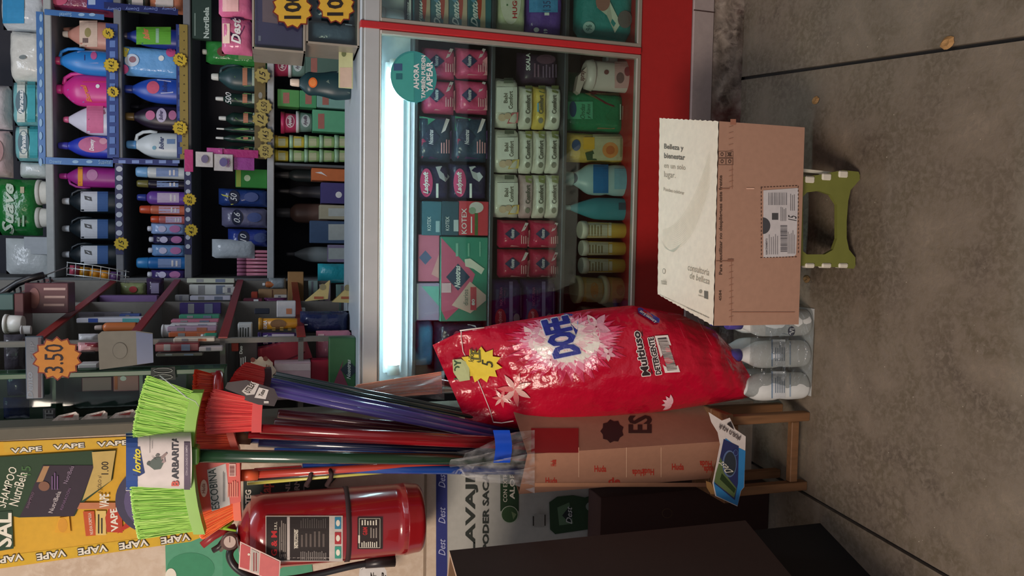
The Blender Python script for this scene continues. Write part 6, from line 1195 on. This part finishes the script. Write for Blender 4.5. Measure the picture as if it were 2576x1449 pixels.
# more small goods filling the rack and the counter's far left
for i, (k, b, c, lb_) in enumerate((('c', (196, 786, 330, 798), (150, 150, 160, 'm'), 'dim grey box stacked under the lilac one'), ('c', (300, 790, 352, 800), (70, 90, 150, 'm'), 'small blue box end beside the dim grey one'), ('p', (210, 864, 244, 876), (150, 60, 70, 'f'), 'small dark pink sachet behind the grey card'),
    ('c', (440, 742, 476, 758), (150, 150, 150, 'm'), 'grey box end beside the white cream boxes'), ('c', (500, 872, 560, 884), (190, 180, 180, 'm'), 'pale box end right of the maroon soap box'), ('b', (505, 838, 545, 852), (60, 150, 120, 'p'), 'small green capped tube at the pile end'), ('c', (560, 722, 600, 738), (206, 206, 200, 'm'), 'white box end on the tube shelf'),
    ('c', (776, 706, 800, 782), (150, 176, 170, 'm'), 'pale green box behind the first paper wedge'), ('c', (804, 716, 832, 784), (176, 160, 170, 'm'), 'pale pink box behind the second paper wedge'), ('c', (846, 716, 884, 782), (130, 170, 160, 'm'), 'mint box behind the second paper wedge'), ('c', (690, 742, 722, 750), (206, 200, 190, 'm'), 'thin white box on the tan boxes'),
    ('c', (752, 775, 768, 800), (206, 210, 206, 'm'), 'white box end beside the navy bag'), ('b', (660, 708, 700, 724), (206, 120, 70, 'p'), 'small orange bottle above the tan boxes'))):
    ritem(k, b, c, 'small_pack', lb_, [('r', b[0]+(b[2]-b[0])*.3, b[1]+2, b[0]+(b[2]-b[0])*.5, b[3]-2, (120, 120, 130, 'm'))] if k == 'c' else [], dp=.03)
# things on the counter's left top
zT = zt+.0005
Yk = 2.24
carton((598, 814, 634, 860), 2.40, None, .05, (206, 210, 206, 'm'), 'hair_dye_box', 'white box with black print above the dark box', [('l', 602, 820, 628, 855, 4, (60, 66, 60, 'm'))])
tub((650, 800, 748, 832), 2.38, None, (200, 140, 40, 'p'), (206, 150, 50, 'p'), 'hair_cream_jar', 'amber hair cream jar with pale lettering', [('t', 'SKALA', 662, 806, 672, 828, WH, 'b'), ('e', 700, 815, 20, 12, (130, 96, 60, 'm')), ('l', 680, 822, 740, 831, 3, (226, 190, 100, 'm'))], 'jar', None, .1)
tub((648, 836, 745, 872), 2.34, None, (60, 40, 100, 'p'), (50, 36, 90, 'p'), 'hair_cream_jar', 'purple hair cream jar with white lettering', [('t', 'SKALA', 662, 842, 674, 866, WH, 'b'), ('r', 684, 840, 740, 848, (190, 180, 190, 'm')), ('l', 682, 852, 738, 866, 4, (206, 190, 206, 'm'))], 'jar', None, .1)
pouch((756, 786, 880, 842), 2.40, zT, .10, (36, 46, 84, 'f'), 'navy_bag', 'crumpled navy plastic bag behind the pink bag', [('r', 766, 815, 774, 818, WH)], 'bag', None, 4)
pouch((796, 834, 886, 908), 2.33, zT, .06, (206, 130, 150, 'f'), 'pink_bag', 'pale pink sachet bag beside the green liner box', [('r', 800, 840, 815, 860, (226, 190, 190, 'm'))], 'bag', None, 4)
b = (828, 850, 905, 985); carton(b, 2.22, zT, .05, (56, 110, 66, 'p'), 'liner_box', 'green liner box with a dark diamond on the counter top', [('p', [(832, 983), (880, 982), (858, 930), (864, 905)], (130, 60, 80, 'm')), ('d', 878, 930, 22, 22, (36, 52, 60, 'm')), ('t', 'Nosotras', 872, 904, 882, 954, (190, 206, 196, 'm'), 'bi')])
m_, Yz = M(), 2.30
tt_ = thing('red_box', P(720, 890, Yz), 'tilted crimson hair dye box leaning on the white box', 'box')
M().prism(PY([(640, 880), (770, 852), (786, 900), (690, 920), (655, 905)], Yz), (0, .045, 0), (170, 44, 60, 'p')).build('carton', tt_)
flat([('p', [(700, 912), (768, 884), (766, 888), (705, 916)], (110, 30, 44, 'm')), ('r', 762, 858, 768, 884, (206, 120, 120, 'm'))], Yz, 'printing', tt_)
carton((600, 860, 648, 926), 2.28, None, .05, (36, 30, 36, 'p'), 'hair_dye_box', 'black hair dye box with white bars below the rack', [('l', 604, 895, 620, 920, 3, WH), ('t', 'Duo', 602, 870, 610, 890, WH, 'b')])
carton((582, 862, 600, 884), 2.27, None, .04, (150, 50, 40, 'm'), 'small_box', 'small brick red box beside the black dye box', [])
carton((690, 912, 782, 1005), 2.24, None, .06, (196, 170, 176, 'm'), 'white_box', 'pale pink grey carton behind the violet handles', [('r', 690, 915, 780, 932, (214, 200, 200, 'm'))])
carton((782, 906, 830, 990), 2.27, None, .05, (176, 30, 60, 'p'), 'red_box', 'deep pink box between the white carton and green box', [])
tt_ = thing('flower_tag', P(660, 930, 2.235), 'cream flower shaped price card with dark script', 'tag')
M().prism([P(658+34*(1+.10*math.cos(q*.785*2))*math.cos(q*6.283/32), 932+33*(1+.12*math.sin(q*2.2))*math.sin(q*6.283/32), 2.232) for q in range(32)], (0, .002, 0), (206, 190, 166, 'm')).build('card', tt_)
flat([('q', 'Jade', (652, 945), (640, 915), (635, 948), 'i', (60, 50, 44, 'm')), ('l', 662, 915, 680, 950, 3, (170, 110, 90, 'm')), ('e', 636, 905, 6, 6, (120, 60, 50, 'm')), ('e', 668, 902, 6, 6, (120, 60, 50, 'm'))], 2.232, 'printing', tt_)
# clear sleeve of orange brush fibres
tt_ = thing('wrapped_brush', P(1000, 965, 2.05), 'brush in a clear cone sleeve lying toward the lamp, orange fibres', 'brush')
bristles(((1110, 935), (1112, 960), (1112, 990)), ((900, 968), (890, 985), (930, 1002)), 2.03, .022, [(244, 190, 160, 'p'), (230, 150, 124, 'p'), (246, 214, 200, 'p')], 1500, 'fibres', tt_)
M().grid(lambda u, v: P(888+230*v, 975-45*v+(30+42*v)*u*1.0+4*math.sin(v*9+u*5), 2.0+.03*abs(2*u-1)), 12, 14, HAZY).build('sleeve', tt_)
handle((1108, 962), 2.05, .010, (120, 50, 50, 's'), tt_, b=(1400, 1010), Yb=2.08)
# ================================================================ glass showcase, far left of the counter
GP = (66, 84, 66, 'p'); x1_ = P(400, 934, 2.12).x; x2_ = P(400, 1062, 2.06).x
t = thing('glass_showcase', ((x1_+x2_)/2, 2.25, .9), 'upright glass showcase with green tinted edges left of the rack', 'cabinet')
za, zb_ = P(565, 934, 2.11).z, 2.75
M().box(x1_-.006, x1_+.006, 2.10, 2.118, za, zb_, (44, 84, 56, 'p'), .001).build('front_edge', t)
M().box(x2_-.006, x1_-.007, 2.108, 2.112, za, zb_, (222, 230, 226, 'T', .03, .25)).build('glass_pane', t)
M().box(x2_-.02, x1_, 2.205, 2.215, za, zb_, (86, 92, 88, 'm')).build('back_panel', t)
M().box(x1_-.003, x1_+.001, 2.12, 2.204, za, zb_, (200, 225, 210, 'T', .03, .25)).build('side_pane', t)
for x in (350, 130): M().box(x2_+.001, x1_-.004, 2.125, 2.20, P(x, 1000, 2.12).z-.008, P(x, 1000, 2.12).z, (70, 100, 80, 'p')).build('glass_shelf', t)
xa2, xb2 = P(200, 1100, YW-.02).x, P(200, 1066, YW-.02).x
o = M().box(WX+.001, max(xb2, WX+.03), YW-.03, YW+.06, 0.9, 3.0, (96, 92, 78, 'm'), .003).build('trim_2'); tag(o, kind='structure')
Yg = 2.135
carton((64, 846, 108, 1004), 2.09-.012, None, .012, (74, 84, 96, 'p'), 'toothpaste_box', 'slim grey toothpaste box with vertical lettering taped to the showcase', [('q', 'Dento', (84, 1002), (82, 936), (68, 1000), 'b', (130, 140, 150, 'm')), ('t', 'CLIP', 76, 860, 88, 905, (120, 124, 130, 'm'), ''), ('r', 96, 850, 104, 1000, (90, 76, 80, 'm'))])
star(144, 902, 54, 2.055, 14, '3.50', 'price_star', 'large dark orange star price tag with handwriting on the showcase', (190, 124, 50, 'm'), (120, 50, 40, 'm'), tb=(112, 866, 160, 938), tcol=(40, 30, 36, 'm'), st_='')
tt_ = thing('grey_sachet', P(295, 880, 2.07), 'plain grey card with a circle mark hanging on the showcase', 'card')
M().prism(PY([(246, 842), (256, 834), (342, 832), (384, 838), (386, 912), (344, 918), (250, 930)], 2.075), (0, .004, 0), (112, 110, 100, 'm')).build('card', tt_)
flat([('p', [(342, 834), (384, 840), (386, 912), (345, 917)], (62, 80, 116, 'p')), ('e', 302, 882, 19, 21, (84, 82, 74, 'm')), ('e', 302, 882, 17.6, 19.6, (112, 110, 100, 'm'))], 2.075, 'printing', tt_)
for b, c, lb_ in (((10, 946, 58, 1000), (40, 50, 90, 'f'), 'blue foil bag high in the showcase'), ((0, 1004, 66, 1058), (34, 50, 110, 'f'), 'glossy royal blue bag in the showcase corner')):
    pouch(b, Yg, None, .05, c, 'foil_bag', lb_, [], 'bag', None, 2.6)
carton((205, 948, 282, 984), Yg, None, .05, (96, 30, 40, 'p'), 'soap_box', 'dark red glossy soap box in the showcase', [])
carton((284, 944, 356, 984), Yg, P(350, 960, Yg).z, .05, (150, 50, 50, 'p'), 'soap_box', 'red and orange soap box in the showcase', [('e', 310, 952, 8, 6, WH), ('r', 288, 946, 296, 980, (206, 110, 60, 'm'))])
pouch((180, 988, 345, 1030), Yg+.02, P(350, 1000, Yg).z, .05, (84, 110, 112, 'f'), 'foil_bag', 'silvery green foil packs along the showcase shelf', [], 'pack', None, 3)
carton((108, 1028, 140, 1060), 2.075, None, .003, (50, 50, 50, 'm'), 'letter_card', 'dark card with grey block letters on the showcase', [('t', 'TE', 112, 1032, 134, 1056, (110, 112, 108, 'm'), 'b')], 'card')
tt_ = thing('snack_strip', P(230, 1052, 2.05), 'strip of white and red sachets hanging beside the grey column', 'sachets')
for q in range(3):
    x0 = 126+q*72; M().prism(PY([(x0, 1062-q*3), (x0+20, 1046-q*3), (x0+64, 1036-q*3), (x0+72, 1042-q*3), (x0+72, 1056-q*3), (x0+30, 1064-q*3)], 2.045), (0, .004, 0), (206, 190, 176, 'f')).build('sachet', tt_)
    M().prism(PY([(x0+26, 1050-q*3), (x0+60, 1042-q*3), (x0+56, 1050-q*3)], 2.044), (0, .0005, 0), (170, 70, 60, 'm')).build('print', tt_)
tt_ = thing('eyeglass_card', P(420, 930, 2.07), 'small dark card with wire loops below the grey card', 'card')
M().prism(PY([(380, 925), (440, 922), (442, 955), (378, 958)], 2.09), (0, .002, 0), (50, 56, 52, 'm')).build('card', tt_)
for q in (932, 948): M().tube([P(410+24*math.cos(a), q+6*math.sin(a), 2.085) for a in [k*.5236 for k in range(12)]], .0008, (150, 156, 150, 'a'), 5, closed=True).build('wire', tt_)
# wire basket, lipsticks and boxes, far top left
YT = 2.55
tt_ = thing('wire_basket', P(60, 730, YT), 'black plastic wire basket on top of the rack', 'basket')
arc = [P(x, y, YT) for x, y in ((-10, 745), (20, 728), (45, 712), (75, 700), (110, 692))]
M().tube(arc, .010, (30, 30, 32, 'p'), 8).build('rim', tt_)
M().tube([P(x, y, YT) for x, y in ((0, 760), (140, 740))], .006, (30, 30, 32, 'p'), 8).build('base', tt_)
for q in range(9):
    x = 6+q*15; M().tube([P(x, 738-(x*.33), YT), P(x+2, 760-x*.15, YT)], .003, (30, 30, 32, 'p'), 6).build('bar', tt_)
tt_ = thing('candy_rack', P(250, 680, 2.75), 'small white wire rack filled with coloured rolls', 'rack')
for q, c in enumerate(((150, 60, 80, 'p'), (170, 120, 30, 'p'), (206, 140, 40, 'p'), (206, 140, 40, 'p'), (90, 60, 110, 'p'))):
    a = P(190+q*25, 668+q*4, 2.75); b = P(188+q*25, 690+q*4, 2.75); M().tube([a, b], .016, c, 12).build('roll', tt_)
m = M()
for dy in (0, 14, 30):
    m.tube([P(168, 660+dy, 2.72), P(240, 668+dy, 2.72), P(325, 684+dy*.9, 2.72)], .0018, (190, 196, 196, 'a'), 5)
for q in range(8): m.tube([P(170+q*21, 658+q*3, 2.72), P(168+q*21, 694+q*2.6, 2.72)], .0015, (190, 196, 196, 'a'), 5)
m.build('wires', tt_)
M().tube([P(168, 672, 2.72), P(120, 690, 2.62), P(75, 701, 2.552)], .002, (190, 200, 190, 'a'), 6).build('hanger', tt_)
carton((62, 712, 172, 788), 2.52, None, .08, (96, 56, 60, 'p'), 'lipstick_box', 'brown red display box of lipsticks on the rack top', [('r', 110, 724, 165, 730, (190, 160, 150, 'm')), ('r', 112, 744, 164, 750, (190, 160, 150, 'm')), ('r', 110, 764, 162, 770, (190, 160, 150, 'm')), ('e', 86, 750, 14, 26, (140, 96, 90, 'm'))])
carton((36, 738, 60, 826), 2.45, None, .08, (84, 44, 46, 'p'), 'dark_red_box', 'dark red box left of the lipstick box', [])
carton((-8, 740, 34, 780), 2.45, None, .08, (60, 90, 86, 'p'), 'green_grey_box', 'grey green box cut by the top edge', [])
tub((4, 792, 52, 842), 2.40, None, (206, 200, 190, 'p'), (216, 210, 200, 'p'), 'white_jar', 'white plastic jar high at the top left', [], 'jar')
bottle((50, 820, 76, 842), 2.38, None, 'round', (190, 186, 180, 'p'), (216, 210, 206, 'p'), 'white_bottle', 'small white bottle beside the white jar', [])
pouch((2, 800+44, 60, 940), 2.30, None, .05, (70, 66, 72, 'f'), 'grey_bag', 'dim grey plastic bag above the orange star', [], 'bag', None, 3)
for o in list(sc.objects):
    if o.type == 'EMPTY' and not o.children: bpy.data.objects.remove(o)
